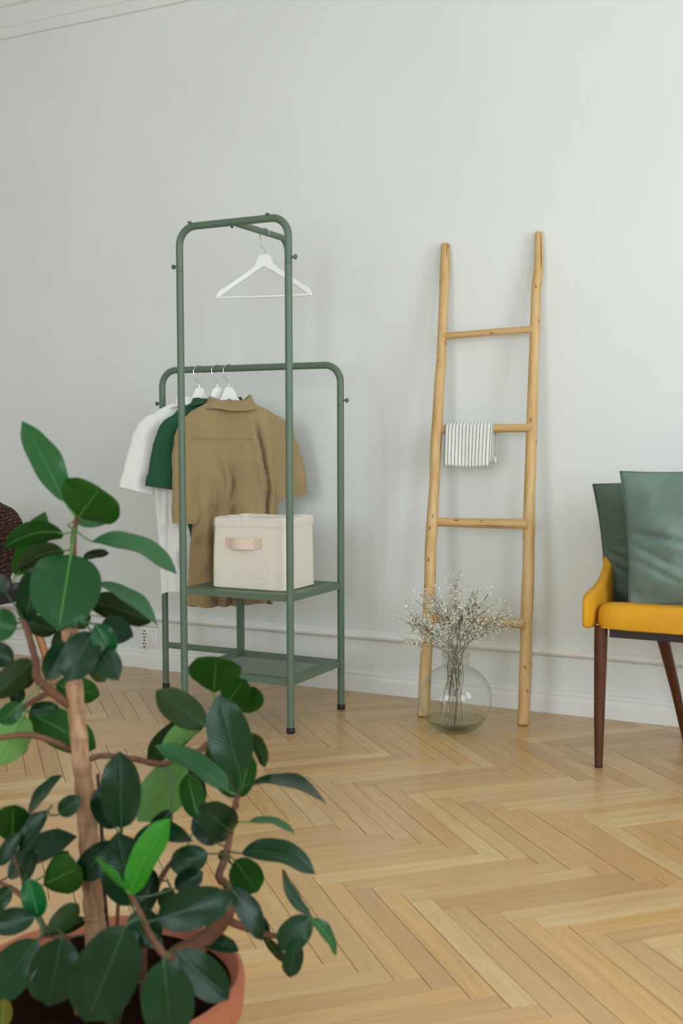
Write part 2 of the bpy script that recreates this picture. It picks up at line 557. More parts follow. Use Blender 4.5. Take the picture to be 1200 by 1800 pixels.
# ------------------------------------------------------------------ herringbone parquet
PW, PN = 0.0515, 9
PL = PW * PN
A1, A2 = -0.6085, 1.851          # anchor of one board along the two 45-degree directions
S2 = 1 / math.sqrt(2)
mb = MB(); mb.box(X0, X1, Y0, 0, -0.05, -0.0035)
floor = struct('floor', mb, 'floor_gap')
def clip(poly, f):
    out = []
    for i in range(len(poly)):
        a, b = poly[i], poly[(i + 1) % len(poly)]
        fa, fb_ = f(a), f(b)
        if fa >= 0: out.append(a)
        if (fa >= 0) != (fb_ >= 0):
            t_ = fa / (fa - fb_)
            out.append((a[0] + (b[0] - a[0]) * t_, a[1] + (b[1] - a[1]) * t_))
    return out
GAP = 0.0007
def plank_poly(mb, poly, zt, uvo=(0, 0), org=(0, 0), ang=0.0, ch=0.0005):
    """a board: vertical sides, chamfered top edge"""
    n = len(poly)
    cx = sum(p[0] for p in poly) / n; cy = sum(p[1] for p in poly) / n
    def ins(p, d):
        v = Vector((cx - p[0], cy - p[1])); v.normalize()
        return (p[0] + v.x * d, p[1] + v.y * d)
    o = len(mb.v)
    mb.loft([[(p[0], p[1], -0.004) for p in poly], [(p[0], p[1], zt - ch) for p in poly], [(*ins(p, ch * 1.6), zt) for p in poly]], caps=True)
    ca, sa = math.cos(-ang), math.sin(-ang)
    for i in range(o, len(mb.v)):
        x, y, _ = mb.v[i]
        x -= org[0]; y -= org[1]
        mb.uv[i] = (x * ca - y * sa + uvo[0], x * sa + y * ca + uvo[1])
full = MB()
plank_poly(full, [(GAP, GAP), (PL - GAP, GAP), (PL - GAP, PW - GAP), (GAP, PW - GAP)], 0.0)
full_me = full.mesh('plank', 'oak', smooth=False)
rest = MB()
boards = []
N = 150
for row in range(-120, 90):
    for blk in range(-9, 10):
        boards.append((row + blk * 2 * PN, row, 0))
# a cell (i, j) with t = (i - j) mod 2n in [0, n) belongs to a board along i; the others to boards along j
for cx_ in range(-140, 140):
    for blk in range(-9, 10):
        # column cx_: board along j starts where (i - j) mod 2n == 2n - 1
        j = cx_ - (2 * PN - 1) + blk * 2 * PN
        boards.append((cx_, j, 1))
nvis = 0
for i, j, kind in boards:
    # lattice -> world: i runs along (1,-1)/sqrt2, j along (1,1)/sqrt2
    def w2(a, b):
        u = A2 + a * PW; v_ = A1 + b * PW
        return ((u + v_) * S2, (v_ - u) * S2)
    if kind == 0: cs = [(i, j), (i + PN, j), (i + PN, j + 1), (i, j + 1)]
    else: cs = [(i, j), (i + 1, j), (i + 1, j + PN), (i, j + PN)]
    q = [w2(*c_) for c_ in cs]
    xs = [p[0] for p in q]; ys = [p[1] for p in q]
    if max(xs) < X0 + .01 or min(xs) > X1 - .01 or max(ys) < Y0 + .01 or min(ys) > -0.012:
        continue
    inside = min(xs) > X0 and max(xs) < X1 and min(ys) > Y0 and max(ys) < -0.012
    # does the photograph show it?
    vis = False
    for (a, b) in ((0.5, 0.5), (0.1, 0.5), (0.9, 0.5), (0.3, .5), (.7, .5)):
        P = (q[0][0] + (q[1][0] - q[0][0]) * a + (q[3][0] - q[0][0]) * b, q[0][1] + (q[1][1] - q[0][1]) * a + (q[3][1] - q[0][1]) * b, 0)
        pp = project(P)
        if pp and -10 < pp[0] < 1210 and 1100 < pp[1] < 1815 and P[1] < -0.012:
            vis = True; break
    zt = R.uniform(-0.0007, 0.0003)
    if inside and vis:
        o = link('plank', full_me, floor)
        if kind == 0:
            o.location = (q[0][0], q[0][1], zt); o.rotation_euler = (R.uniform(-.002, .002), R.uniform(-.0006, .0006), -math.pi / 4)
        else:
            o.location = (q[1][0], q[1][1], zt); o.rotation_euler = (R.uniform(-.002, .002), R.uniform(-.0006, .0006), math.pi / 4)
        nvis += 1
    else:
        cxx = sum(xs) / 4; cyy = sum(ys) / 4
        p2 = [(x + (cxx - x) * 0.002 + math.copysign(GAP * .5, cxx - x), y + math.copysign(GAP * .5, cyy - y)) for x, y in q]
        for f in (lambda p: -0.012 - p[1], lambda p: p[0] - X0, lambda p: X1 - p[0], lambda p: p[1] - Y0):
            if p2: p2 = clip(p2, f)
        if len(p2) < 3: continue
        ang = -math.pi / 4 if kind == 0 else math.pi / 4
        if vis:
            mb = MB(); plank_poly(mb, p2, zt, org=q[0], ang=ang)
            build('plank', mb, 'oak', floor, smooth=False); nvis += 1
        else:
            plank_poly(rest, p2, zt, uvo=(R.uniform(0, 9), R.uniform(0, 9)), org=q[0], ang=ang)
rp = build('plank_field', rest, 'oak', floor, smooth=False)
rp['kind'] = 'stuff'
print('planks in view', nvis)

# ------------------------------------------------------------------ clothes rack
RK = (-0.626, -0.288, 0.0); RA = -0.0108
rack = thing('clothes_rack', 'sage green metal clothes rack with two perforated shelves against the wall', 'clothes rack', RK, RA)
RM = Matrix.Translation(RK) @ Matrix.Rotation(RA, 4, 'Z')
AX, LX, DY = 0.346, 0.7705, -0.367
ZT, ZL, TR = 1.69, 1.236, 0.0125
def u_frame(name, x0, x1, y, zt, rb, joint):
    mb = MB()
    pts = [(x0, y, 0.012), (x0, y, 0.4), (x0, y, 0.8), (x0, y, zt - rb)]
    for k in range(1, 9):
        a = math.pi / 2 * k / 8
        pts.append((x0 + rb - rb * math.cos(a), y, zt - rb + rb * math.sin(a)))
    for k in range(0, 9):
        a = math.pi / 2 * k / 8
        pts.append((x1 - rb + rb * math.sin(a), y, zt - rb + rb * math.cos(a)))
    pts += [(x1, y, 0.8), (x1, y, 0.4), (x1, y, 0.012)]
    mb.tube(pts, TR, 16)
    fr = build(name, mb, 'sage_paint', rack)
    for x in (x0, x1):
        mb = MB(); mb.lathe([(0.0, 0), (.0135, 0), (.0142, .004), (.0142, .018), (.0128, .02)], 16, (x, y, 0), True)
        build('foot_cap', mb, 'black_rubber', rack)
        mb = MB(); mb.lathe([(TR + .0001, -.0009), (TR + .0005, -.0005), (TR + .0005, .0005), (TR + .0001, .0009)], 16, (x, y, joint))
        build('tube_joint', mb, 'seam_dark', rack)
        s_ = -1 if x == x0 else 1
        mb = MB()
        prof = [(0.0, 0), (.0035, 0), (.0035, .010), (.008, .012), (.0085, .016), (.0065, .020), (0.0005, .0205)]
        mb.loft([[(x + s_ * (TR - .002 + h), y + r * math.cos(2 * math.pi * k / 12), joint + .018 + r * math.sin(2 * math.pi * k / 12)) for k in range(12)] for r, h in prof], caps=True)
        build('side_knob', mb, 'sage_paint', rack)
    return fr
u_frame('tall_frame', AX, LX, DY, ZT, 0.062, 1.542)
u_frame('low_frame', 0.0, LX, 0.0, ZL, 0.062, 1.092)
# rail running back from the tall frame and turning down to the low one
mx_ = (AX + LX) / 2
mb = MB()
pts = [(mx_, DY + TR * .6, ZT), (mx_, DY * .5, ZT), (mx_, -0.05, ZT)]
for k in range(1, 9):
    a = math.pi / 2 * k / 8
    pts.append((mx_, -0.05 + 0.05 * math.sin(a), ZT - 0.05 + 0.05 * math.cos(a)))
pts += [(mx_, 0, 1.45), (mx_, 0, ZL + TR * .6)]
mb.tube(pts, 0.0112, 14)
build('hanging_rail', mb, 'sage_paint', rack)
for dx in (-.004,):
    mb = MB(); mb.lathe([(0, 0), (.004, 0), (.004, .006), (.0005, .0065)], 10, (mx_ + dx, DY + .004, ZT - TR - .0055), True)
    build('rail_screw', mb, 'black_rubber', rack)
for x in (AX + .045, LX - .075):
    mb = MB()
    mb.lathe([(.0045, 0), (.0075, .001), (.0075, .005), (.004, .007), (.0005, .0072)], 12, (x, DY - .004, ZT + TR * .82), True)
    build('cap_bolt', mb, 'sage_paint', rack)
# perforated shelves
def shelf(z):
    x0, x1, y0, y1 = AX + .002, LX - .002, DY + .002, -.002
    mb = MB()
    th = .022
    mb.box(x0, x1, y0 - .006, y0 + .008, z - th, z); mb.box(x0, x1, y1 - .008, y1 + .006, z - th, z)
    mb.box(x0 - .006, x0 + .008, y0, y1, z - th, z); mb.box(x1 - .008, x1 + .006, y0, y1, z - th, z)
    sh = build('shelf', mb, 'sage_paint', rack, smooth=False)
    mb = MB()
    mx, my = .03, .026
    zt = z - .0012
    p = .0088; hr = .0018
    nx = int((x1 - x0 - 2 * mx) / p); ny = int((y1 - y0 - 2 * my) / p)
    gx0 = (x0 + x1) / 2 - nx * p / 2; gy0 = (y0 + y1) / 2 - ny * p / 2
    gx1, gy1 = gx0 + nx * p, gy0 + ny * p
    for a in ((x0, gx0, y0, y1), (gx1, x1, y0, y1), (gx0, gx1, y0, gy0), (gx0, gx1, gy1, y1)):
        mb.add([(a[0], a[2], zt), (a[1], a[2], zt), (a[1], a[3], zt), (a[0], a[3], zt)], [(0, 1, 2, 3)])
    for i in range(nx):
        for j in range(ny):
            ax, ay = gx0 + i * p, gy0 + j * p
            cx, cy = ax + p / 2, ay + p / 2
            mb.add([(ax, ay, zt), (ax + p, ay, zt), (ax + p, ay + p, zt), (ax, ay + p, zt),
                    (cx - hr, cy - hr, zt), (cx + hr, cy - hr, zt), (cx + hr, cy + hr, zt), (cx - hr, cy + hr, zt)],
                   [(0, 1, 5, 4), (1, 2, 6, 5), (2, 3, 7, 6), (3, 0, 4, 7)])
    pl = build('perforated_plate', mb, 'sage_paint', sh, smooth=False, keep=True)
    return sh
ZS1, ZS2 = 0.461, 0.180
shelf(ZS1); shelf(ZS2)
mb = MB(); mb.box(AX - .012, AX + .012, -.012, .012, ZS2 - .02, ZS1 - .002, .003)
build('shelf_post', mb, 'sage_paint', rack)
mb = MB(); mb.box(TR * .5, AX, -.009, .009, .160, .182, .003)
build('cross_bar', mb, 'sage_paint', rack)

# ------------------------------------------------------------------ hangers
def hanger(label, loc, ang, W=.2, bar=True, hookR=.021, barR=TR, neck=-.068, group='white wooden hangers'):
    """local x along the hanger, z from the centre of the rail it hangs on"""
    hg = thing('clothes_hanger', label, 'hanger', loc, ang, group)
    k_ = W / .2
    top = [(0, 0), (.017, -.001), (.026, -.012), (.038, -.036), (.055, -.050), (.145, -.102), (.158, -.109), (.164, -.114), (.172, -.114), (.188, -.126), (.2, -.148)]
    bot = [(0, -.046), (.02, -.054), (.1, -.098), (.15, -.126), (.185, -.148), (.2, -.154)]
    def lin(tab, x):
        for (a, va_), (b, vb_) in zip(tab, tab[1:]):
            if x <= b: return va_ + (vb_ - va_) * (x - a) / (b - a)
        return tab[-1][1]
    mb = MB()
    xs = sorted(set([p[0] for p in top] + [p[0] for p in bot] + [.08, .11, .13]))
    xs = [-x for x in reversed(xs) if x > 0] + xs
    rings = []
    for x in xs:
        zt = lin(top, abs(x)) + neck; zb = lin(bot, abs(x)) + neck
        h = .0065 if abs(x) < .195 else .004
        yo = -(.016 if bar else .005) * (abs(x) / .2) ** 2          # arms bow slightly forward
        b = min(.003, (zt - zb) * .3)
        X = x * k_
        rings.append([(X, yo - h + b, zb), (X, yo + h - b, zb), (X, yo + h, zb + b), (X, yo + h, zt - b), (X, yo + h - b, zt), (X, yo - h + b, zt), (X, yo - h, zt - b), (X, yo - h, zb + b)])
    mb.loft(rings, True)
    build('hanger_body', mb, 'white_lacquer', hg)
    if bar:
        mb = MB(); mb.tube([(-.186 * k_, -.0155, neck - .148), (0, -.0155, neck - .149), (.186 * k_, -.0155, neck - .148)], .0045, 10)
        build('trouser_bar', mb, 'white_lacquer', hg)
    zc = barR + .0017 - hookR
    pts = [(0, 0, neck - .004), (0, 0, neck + .012)]
    xs0 = 0.0
    # question-mark hook: out to the side, round over the rail and down to a free end
    pts += [(-.004, 0, neck + .020), (-.012, 0, neck + .031), (-hookR * .93, 0, zc - hookR * .55)]
    for k in range(0, 15):
        a = math.radians(-18 + k * 15.5)
        pts.append((-hookR * math.cos(a), 0, zc + hookR * math.sin(a)))
    mb = MB(); mb.tube(smoothpath(pts, 3), .0016, 8)
    build('hook', mb, 'steel_wire', hg)
    return hg
def bar_point(x, y, z):
    return RM @ Vector((x, y, z))
PHI = math.radians(42)
HX = [0.171, 0.252, 0.304]
hl = ['white wooden hanger inside the white shirt, nearest the rack end', 'white wooden hanger inside the dark green shirt', 'white wooden hanger showing above the tan shirt collar']
HPHI = [math.radians(40), math.radians(41), math.radians(40)]
for hx, lb, ph in zip(HX, hl, HPHI):
    hanger(lb, bar_point(hx, 0, ZL), ph, .15, bar=False)
hanger('empty white wooden hanger with trouser bar hanging high on the rack', bar_point(mx_, DY * .44, ZT), math.radians(12), .176, True, hookR=.017, barR=.0112, neck=-.074)

# ------------------------------------------------------------------ shirts
def sgnpow(c, p): return math.copysign(abs(c) ** p, c)
def shirt(name, label, cat, mat, loc, ang, prof, sleeves, folds, seed, neck, hemwave=.006, nseg=144, yoff=0.0, amp=1.0):
    """prof: (z, half width, half thickness, centre x) from the neck down"""
    rr = random.Random(seed)
    sh = thing(name, label, cat, loc, ang, 'shirts on the rack')
    zs = []
    for (a, b) in zip(prof, prof[1:]):
        n = max(2, int(abs(a[0] - b[0]) / .011))
        for k in range(n):
            t_ = k / n
            zs.append(a[0] + (b[0] - a[0]) * t_)
    zs.append(prof[-1][0])
    tw = [(-p[0], p[1]) for p in prof]; tt = [(-p[0], p[2]) for p in prof]; tcx = [(-p[0], p[3]) for p in prof]
    ph = [rr.uniform(0, 6.28) for _ in range(8)]
    ztop, zbot = prof[0][0], prof[-1][0]
    def pt(th, z, off=0.0):
        w = interp(tw, -z); t_ = interp(tt, -z); cx = interp(tcx, -z)
        c, s_ = math.cos(th), math.sin(th)
        x = w * sgnpow(c, .75); y = t_ * sgnpow(s_, .8)
        q = max(0.0, min(1.0, (ztop - .07 - z) / .45))
        back = -1 if s_ < 0 else 1
        y += back * abs(s_) * q * amp * (1.0 if s_ < 0 else .3) * (.014 * math.sin(24 * x + ph[0] + 3 * z) + .008 * math.sin(51 * x + ph[1] - 4 * z))
        for (fx, fw_, fd, z0, sl) in folds:
            g = math.exp(-((x - fx - sl * (z - z0)) / fw_) ** 2) * max(0, min(1, (z0 - z) / .1))
            if s_ < 0: y -= fd * g * abs(s_)
        # fine crumple
        nv = mnoise.noise(Vector((x * 17 + seed, y * 17, z * 13))) * .011 + mnoise.noise(Vector((x * 44 + seed, y * 20, z * 26))) * .0048 + mnoise.noise(Vector((x * 90 + seed, y * 20, z * 70))) * .0014
        y += nv * min(1, 2 * abs(s_)) * (0.35 + q) * amp * (1.0 if s_ < 0 else .35) + yoff
        x += mnoise.noise(Vector((z * 9 + seed, 3.1 * c, 7))) * .007 * q
        zz = z
        if z < zbot + .08:
            zz = z + hemwave * math.sin(3 * th + ph[3]) * (zbot + .08 - z) / .08
        nrm = Vector((c * t_, s_ * w, 0)).normalized() * off
        return Vector((x + cx + nrm.x, y + nrm.y, zz))
    mb = MB()
    outer = [[pt(2 * math.pi * k / nseg, z) for k in range(nseg)] for z in zs]
    inner = [[pt(2 * math.pi * k / nseg, z, -.0022) for k in range(nseg)] for z in reversed(zs)]
    mb.loft(outer + inner + [outer[0]], caps=False)
    body = build('shirt_body', mb, mat, sh)
    # hem band
    mb = MB()
    mb.loft([[pt(2 * math.pi * k / nseg, zbot + .018, .0004) for k in range(nseg)], [pt(2 * math.pi * k / nseg, zbot + .018, .0016) for k in range(nseg)], [pt(2 * math.pi * k / nseg, zbot - .0005, .0016) for k in range(nseg)], [pt(2 * math.pi * k / nseg, zbot - .0005, -.003) for k in range(nseg)]], caps=False)
    build('hem', mb, mat, sh)
    for si, S in enumerate(sleeves):
        P = smoothpath(S, 5)          # (x, y, z, half width, half thickness)
        mb = MB()
        rings = []; rin = []
        n = len(P)
        for i, p in enumerate(P):
            a = P[max(i - 1, 0)]; b = P[min(i + 1, n - 1)]
            d = Vector((b[0] - a[0], 0, b[2] - a[2])).normalized()
            nx = Vector((d.z, 0, -d.x))
            def rp(th, off):
                c, s_ = math.cos(th), math.sin(th)
                u_ = (p[3] + off) * sgnpow(c, .8); v_ = (p[4] + off) * sgnpow(s_, .85)
                q = i / n
                v_ += math.copysign(1, s_) * abs(s_) * q * .006 * math.sin(60 * u_ + ph[4 + si] + 5 * q)
                pos = Vector((p[0], p[1] + v_ + yoff, p[2])) + nx * u_
                nv = mnoise.noise(pos * 22 + Vector((seed, si * 5, 0))) * .010 + mnoise.noise(pos * 55 + Vector((seed, si * 5, 0))) * .0036
                pos.y += nv * amp; pos += nx * nv * .7
                return pos
            m_ = 36
            rings.append([rp(2 * math.pi * k / m_, 0) for k in range(m_)])
            rin.append([rp(2 * math.pi * k / m_, -.0025) for k in range(m_)])
        mb.loft(rings + list(reversed(rin)), caps=False)
        sl = build('sleeve', mb, mat, sh)
        # turned cuff at the sleeve end
        mb = MB()
        e = len(rings)
        k0 = e - 3
        cen = [sum((q_ for q_ in rings[i]), Vector()) / len(rings[i]) for i in range(e)]
        def ex(i, s_): return [cen[i] + (q_ - cen[i]) * s_ for q_ in rings[i]]
        mb.loft([ex(k0, 1.005), ex(k0, 1.05), ex(k0 + 1, 1.05), ex(e - 1, 1.05), ex(e - 1, .97)], caps=False)
        build('cuff', mb, mat, sl)
    return sh, pt
# tan shirt, seen from behind
prof = [(-.118, .068, 0.0240, .004), (-.132, .096, 0.0240, .004), (-.158, .148, 0.0228, .006), (-.190, .184, 0.0240, .008), (-.225, .192, 0.0276, .012), (-.33, .178, 0.0312, .026),
        (-.43, .160, 0.0300, .036), (-.52, .160, 0.0288, .022), (-.66, .160, 0.0282, .006), (-.80, .160, 0.0276, -.0), (-.885, .160, 0.0270, -.002)]
def sl(s_, x0, z0, x1, z1, xe, ze, w0=.078, w1=.082, th=.030):
    # shoulder -> cuff, (x, y, z, half width, half thickness)
    return [(s_ * (x0 - .045), 0, z0 + .018, w0 * .35, th * .7), (s_ * (x0 - .012), 0, z0 - .03, w0 * .80, th), (s_ * x1, 0, z1, w0, th * 1.05), (s_ * xe, 0, ze, w1, th)]
tan, tp = shirt('short_sleeved_shirt', 'tan cotton short sleeved shirt seen from behind on the rack', 'shirt', 'tan_cotton', bar_point(HX[2], 0, ZL), HPHI[2], prof,
    [sl(-1, .168, -.205, .158, -.38, .166, -.575, .056, .048, .022), sl(1, .190, -.205, .205, -.35, .232, -.485, .070, .066, .021)],
    [(-.030, .0060, -.026, -.34, -.06), (-.054, .014, .020, -.30, -.05), (.088, .0065, -.030, -.17, -.07), (.066, .016, .018, -.17, -.06), (.112, .014, .012, -.2, -.07), (.150, .007, -.016, -.24, -.05), (-.095, .016, -.034, -.42, -.10), (.02, .012, -.008, -.40, .06), (-.075, .01, .012, -.44, -.1)], 3, None, yoff=-.008)
# folded camp collar: stand, roll and fall around the neck
def collar(parent, mat, pw, pt_, z0, stand, fall, lift, cx=.004, seg=40, name='collar'):
    mb = MB()
    rings = []
    fl = fall
    for (dw, dz) in ((0, -.012), (0.001, stand), (.003, stand + .003), (.008, stand + .001), (.020, stand - fl * .45), (.036, stand - fl), (.034, stand - fl - .0015), (.018, stand - fl * .5), (.007, stand - .003), (.003, stand * .5), (.001, -.010)):
        ring = []
        for k in range(seg):
            a = 2 * math.pi * k / seg
            c, s_ = math.cos(a), math.sin(a)
            l_ = lift * abs(c) ** 1.5 + .004 * math.sin(3 * a + 1)
            wv = 1 + .03 * math.sin(5 * a)
            ring.append((cx + (pw + dw * wv) * sgnpow(c, .85), (pt_ + dw * .8) * sgnpow(s_, .9), z0 + dz + l_ - .020 * (abs(c) ** 2) * (dw > .012)))
        rings.append(ring)
    mb.loft(rings + [rings[0]], caps=False)
    return build(name, mb, mat, parent)
collar(tan, 'tan_cotton', .072, .034, -.152, .016, .024, .034)
mb = MB()
mb.tube([tp(math.pi + math.pi * k / 40, -.258 - .004 * math.sin(math.pi * k / 40), .0012) for k in range(1, 40)], .0017, 6)
build('yoke_seam', mb, 'tan_cotton', tan)
# woven neck label inside the front of the collar
mb = MB(); mb.box(-.020, .030, .012, .0132, -.150, -.108)
lb_ = build('neck_label', mb, 'label_black', tan, smooth=False)
mb = MB(); mb.box(-.015, .025, .0112, .0119, -.145, -.113)
build('label_face', mb, 'label_grey', lb_, smooth=False)

prof = [(-.118, .080, 0.0143, .0), (-.132, .108, 0.0134, .0), (-.155, .150, 0.0130, .0), (-.185, .178, 0.0134, .0), (-.22, .184, 0.0151, .004), (-.33, .172, 0.0160, .012),
        (-.50, .148, 0.0151, .022), (-.68, .135, 0.0143, .03), (-.83, .130, 0.0143, .03)]
grn, gp = shirt('short_sleeved_shirt', 'dark green short sleeved top between the white and tan shirts', 'shirt', 'green_jersey', bar_point(HX[1], 0, ZL), HPHI[1], prof,
    [sl(-1, .180, -.200, .186, -.32, .206, -.445, .062, .060, .014), sl(1, .180, -.20, .19, -.32, .21, -.44, .062, .060, .014)],
    [(-.03, .03, .004, -.3, 0)], 21, None, amp=.45)
collar(grn, 'green_jersey', .084, .018, -.132, .010, .012, .012, 0.0, name='neckband')

prof = [(-.112, .074, 0.0223, .0), (-.128, .104, 0.0223, .0), (-.150, .152, 0.0211, .0), (-.178, .186, 0.0223, .0), (-.215, .192, 0.0248, .0), (-.33, .182, 0.0260, .0),
        (-.50, .172, 0.0260, .004), (-.68, .165, 0.0260, .008), (-.845, .163, 0.0260, .010)]
wht, wp_ = shirt('short_sleeved_shirt', 'white cotton short sleeved shirt behind the dark green one', 'shirt', 'white_cotton', bar_point(HX[0], 0, ZL), HPHI[0], prof,
    [sl(-1, .190, -.195, .205, -.32, .240, -.455, .066, .060, .020), sl(1, .185, -.2, .195, -.32, .21, -.44, .064, .060, .020)],
    [(-.05, .03, .008, -.3, 0), (-.12, .008, -.012, -.3, .02), (-.09, .02, .01, -.4, .05)], 33, None, yoff=.006)
collar(wht, 'white_cotton', .080, .028, -.128, .014, .024, .014, 0.0)

# ------------------------------------------------------------------ storage basket
bk = thing('storage_basket', 'cream linen storage basket with webbing handle on the upper shelf', 'basket', (-0.0565, -0.497, ZS1))
BW, BD, BH = .298, .212, .243
def brect(w, d, z, r=.018, wob=0.0, n=7):
    pts = []
    for cx, cy, a0 in ((w / 2 - r, d / 2 - r, 0), (-w / 2 + r, d / 2 - r, 90), (-w / 2 + r, -d / 2 + r, 180), (w / 2 - r, -d / 2 + r, 270)):
        for k in range(n):
            a = math.radians(a0 + 90 * k / (n - 1))
            pts.append((cx + r * math.cos(a), cy + r * math.sin(a)))
    # add points along the straight sides
    out = []
    for i, p in enumerate(pts):
        q = pts[(i + 1) % len(pts)]
        L = math.dist(p, q)
        m_ = 10 if L > .05 else 1
        for k in range(m_):
            out.append((p[0] + (q[0] - p[0]) * k / m_, p[1] + (q[1] - p[1]) * k / m_))
    res = []
    for x, y in out:
        nv = mnoise.noise(Vector((x * 9, y * 9, z * 7)))
        nv2 = mnoise.noise(Vector((x * 26, y * 26, z * 20 + 5)))
        s_ = 1 + wob * nv * .03
        res.append((x * s_, y * s_, z + wob * (.006 * nv + .003 * nv2)))
    return res
mb = MB()
rings = [brect(BW * .97, BD * .97, 0.0005), brect(BW, BD, .004)] + [brect(BW * (1 - .035 * t_), BD * (1 - .02 * t_), .004 + (BH - .004) * t_, wob=t_) for t_ in (.1, .25, .4, .55, .7, .82, .9, .96, 1.0)]
th_ = .005
inn = [brect(BW * (1 - .035 * t_) - th_ * 2, BD * (1 - .02 * t_) - th_ * 2, .004 + (BH - .004) * t_, wob=t_) for t_ in (1.0, .9, .7, .4, .1)]
mb.loft(rings + inn + [brect(BW - .02, BD - .02, .008)], caps=True)
build('basket_body', mb, 'linen', bk)
mb = MB()
mb.loft([brect(BW * .9685 + .0035, BD * .982 + .0035, BH * .885, wob=.88), brect(BW * .9655 + .005, BD * .981 + .005, BH * .9, wob=.9), brect(BW * .965 + .005, BD * .98 + .005, BH, wob=1),
         brect(BW * .965 - .004, BD * .98 - .004, BH + .003, wob=1), brect(BW * .965 - .014, BD * .98 - .014, BH, wob=1), brect(BW * .965 - .0135, BD * .98 - .0135, BH * .86, wob=.86)], caps=False)
build('rim', mb, 'linen', bk)
hx0, hx1, hz = -.089, .056, .160
yf = -BD / 2 * .985
mb = MB()
path = []
for k in range(25):
    t_ = k / 24
    x = hx0 + (hx1 - hx0) * t_
    bulge = 0.0
    if .12 < t_ < .76:
        q = (t_ - .12) / .64
        bulge = .020 * math.sin(math.pi * q) ** .6
    path.append((x, yf - .0022 - bulge, hz - .004 * math.sin(math.pi * t_)))
rg = []
for x, y, z in path:
    rg.append([(x, y - .0011, z - .018), (x, y + .0011, z - .018), (x, y + .0011, z + .018), (x, y - .0011, z + .018)])
mb.loft(rg, True)
hd = build('webbing_handle', mb, 'cotton_webbing', bk)
for xa, xb in ((hx0 + .003, hx0 + .016), (hx1 - .029, hx1 - .003)):
    mb = MB()
    yy = yf - .0036
    za, zb = hz - .0155, hz + .0145
    for a, b in (((xa, za), (xb, za)), ((xb, za), (xb, zb)), ((xb, zb), (xa, zb)), ((xa, zb), (xa, za)), ((xa, za), (xb, zb)), ((xa, zb), (xb, za))):
        mb.tube([(a[0], yy, a[1]), (b[0], yy, b[1])], .0006, 5)
    build('stitching', mb, 'stitch', hd)

# ------------------------------------------------------------------ ladder
LP = [(0.431,-0.019,1.678,0.0151),(0.435,-0.032,1.591,0.0178),(0.437,-0.048,1.481,0.0169),(0.439,-0.067,1.350,0.0169),(0.441,-0.080,1.261,0.0177),(0.439,-0.095,1.153,0.0191),(0.440,-0.111,1.043,0.0198),(0.439,-0.127,0.936,0.0203),(0.442,-0.143,0.822,0.0188),(0.442,-0.161,0.699,0.0207),(0.442,-0.177,0.587,0.0209),(0.447,-0.194,0.473,0.0206),(0.448,-0.206,0.390,0.0207),(0.448,-0.226,0.249,0.0213),(0.448,-0.242,0.136,0.0213),(0.451,-0.261,0.0,0.0220)]
RP = [(0.778,-0.017,1.691,0.0139),(0.782,-0.030,1.577,0.0163),(0.778,-0.038,1.514,0.0171),(0.776,-0.042,1.482,0.0163),(0.779,-0.057,1.356,0.0171),(0.780,-0.070,1.251,0.0166),(0.782,-0.083,1.147,0.0181),(0.783,-0.098,1.025,0.0189),(0.786,-0.115,0.884,0.0196),(0.786,-0.124,0.804,0.0191),(0.790,-0.141,0.665,0.0202),(0.794,-0.156,0.543,0.0205),(0.796,-0.172,0.408,0.0213),(0.796,-0.183,0.325,0.0202),(0.800,-0.199,0.188,0.0214),(0.800,-0.222,0.0,0.0194)]
LO = Vector((.62, -.24, 0))
ld = thing('wooden_ladder', 'rustic peeled wood ladder leaning against the wall', 'ladder', LO)
def pole(name, P, seed, flatten=True, cap=.75):
    P = smoothpath(P, 4)
    mb = MB()
    seg = 20
    rings = []
    n = len(P)
    ax = (Vector(P[-1][:3]) - Vector(P[0][:3])).normalized()
    ref = Vector((1, 0, 0)) if abs(ax.x) < .8 else Vector((0, 0, 1))
    u = (ref - ax * ref.dot(ax)).normalized(); w = ax.cross(u)
    def ring(p, k_):
        c = Vector(p[:3]) - LO
        r_ = []
        for k in range(seg):
            a = 2 * math.pi * k / seg
            dr = Vector((math.cos(a), math.sin(a), 0))
            nz = mnoise.noise(Vector((dr.x * 1.4 + seed, dr.y * 1.4, (c.z if abs(ax.z) > .5 else c.x) * 7)))
            r_.append(c + (u * math.cos(a) + w * math.sin(a)) * p[3] * k_ * (1 + .07 * nz))
        return r_
    e0 = tuple(Vector(P[0][:3]) - ax * 0) + (P[0][3],)
    rings.append(ring(e0, cap))
    p1 = tuple(Vector(P[0][:3]) + ax * .004) + (P[0][3],)
    rings.append(ring(p1, 1.0))
    for p in P[1:-1]: rings.append(ring(p, 1.0))
    rings.append(ring(tuple(Vector(P[-1][:3]) - ax * .003) + (P[-1][3],), 1.0))
    rings.append(ring(P[-1], cap))
    mb.loft(rings, True)
    return build(name, mb, 'rung_wood' if name == 'rung' else 'ladder_wood', ld)
# rails stand flat on the floor
def flat_foot(P):
    return P
rl = pole('side_rail', LP, 1.3)
rr_ = pole('side_rail', RP, 8.7)
RUNGS = [((0.436, -0.068, 1.340, .0122), (0.60, -.067, 1.3465, .0118), (0.779, -0.066, 1.352, .0130)), ((0.436, -0.112, 1.0045, .0150), (.6, -.1115, 1.0085, .0148), (.786, -.111, 1.011, .0150)),
         ((.438, -.155, .679, .0160), (.6, -.155, .679, .0165), (.792, -.155, .682, .0174)), ((.445, -.200, .339, .0165), (.6, -.2, .341, .017), (.798, -.200, .344, .0168))]
for k, rg_ in enumerate(RUNGS):
    pole('rung', rg_, 20 + k * 3)
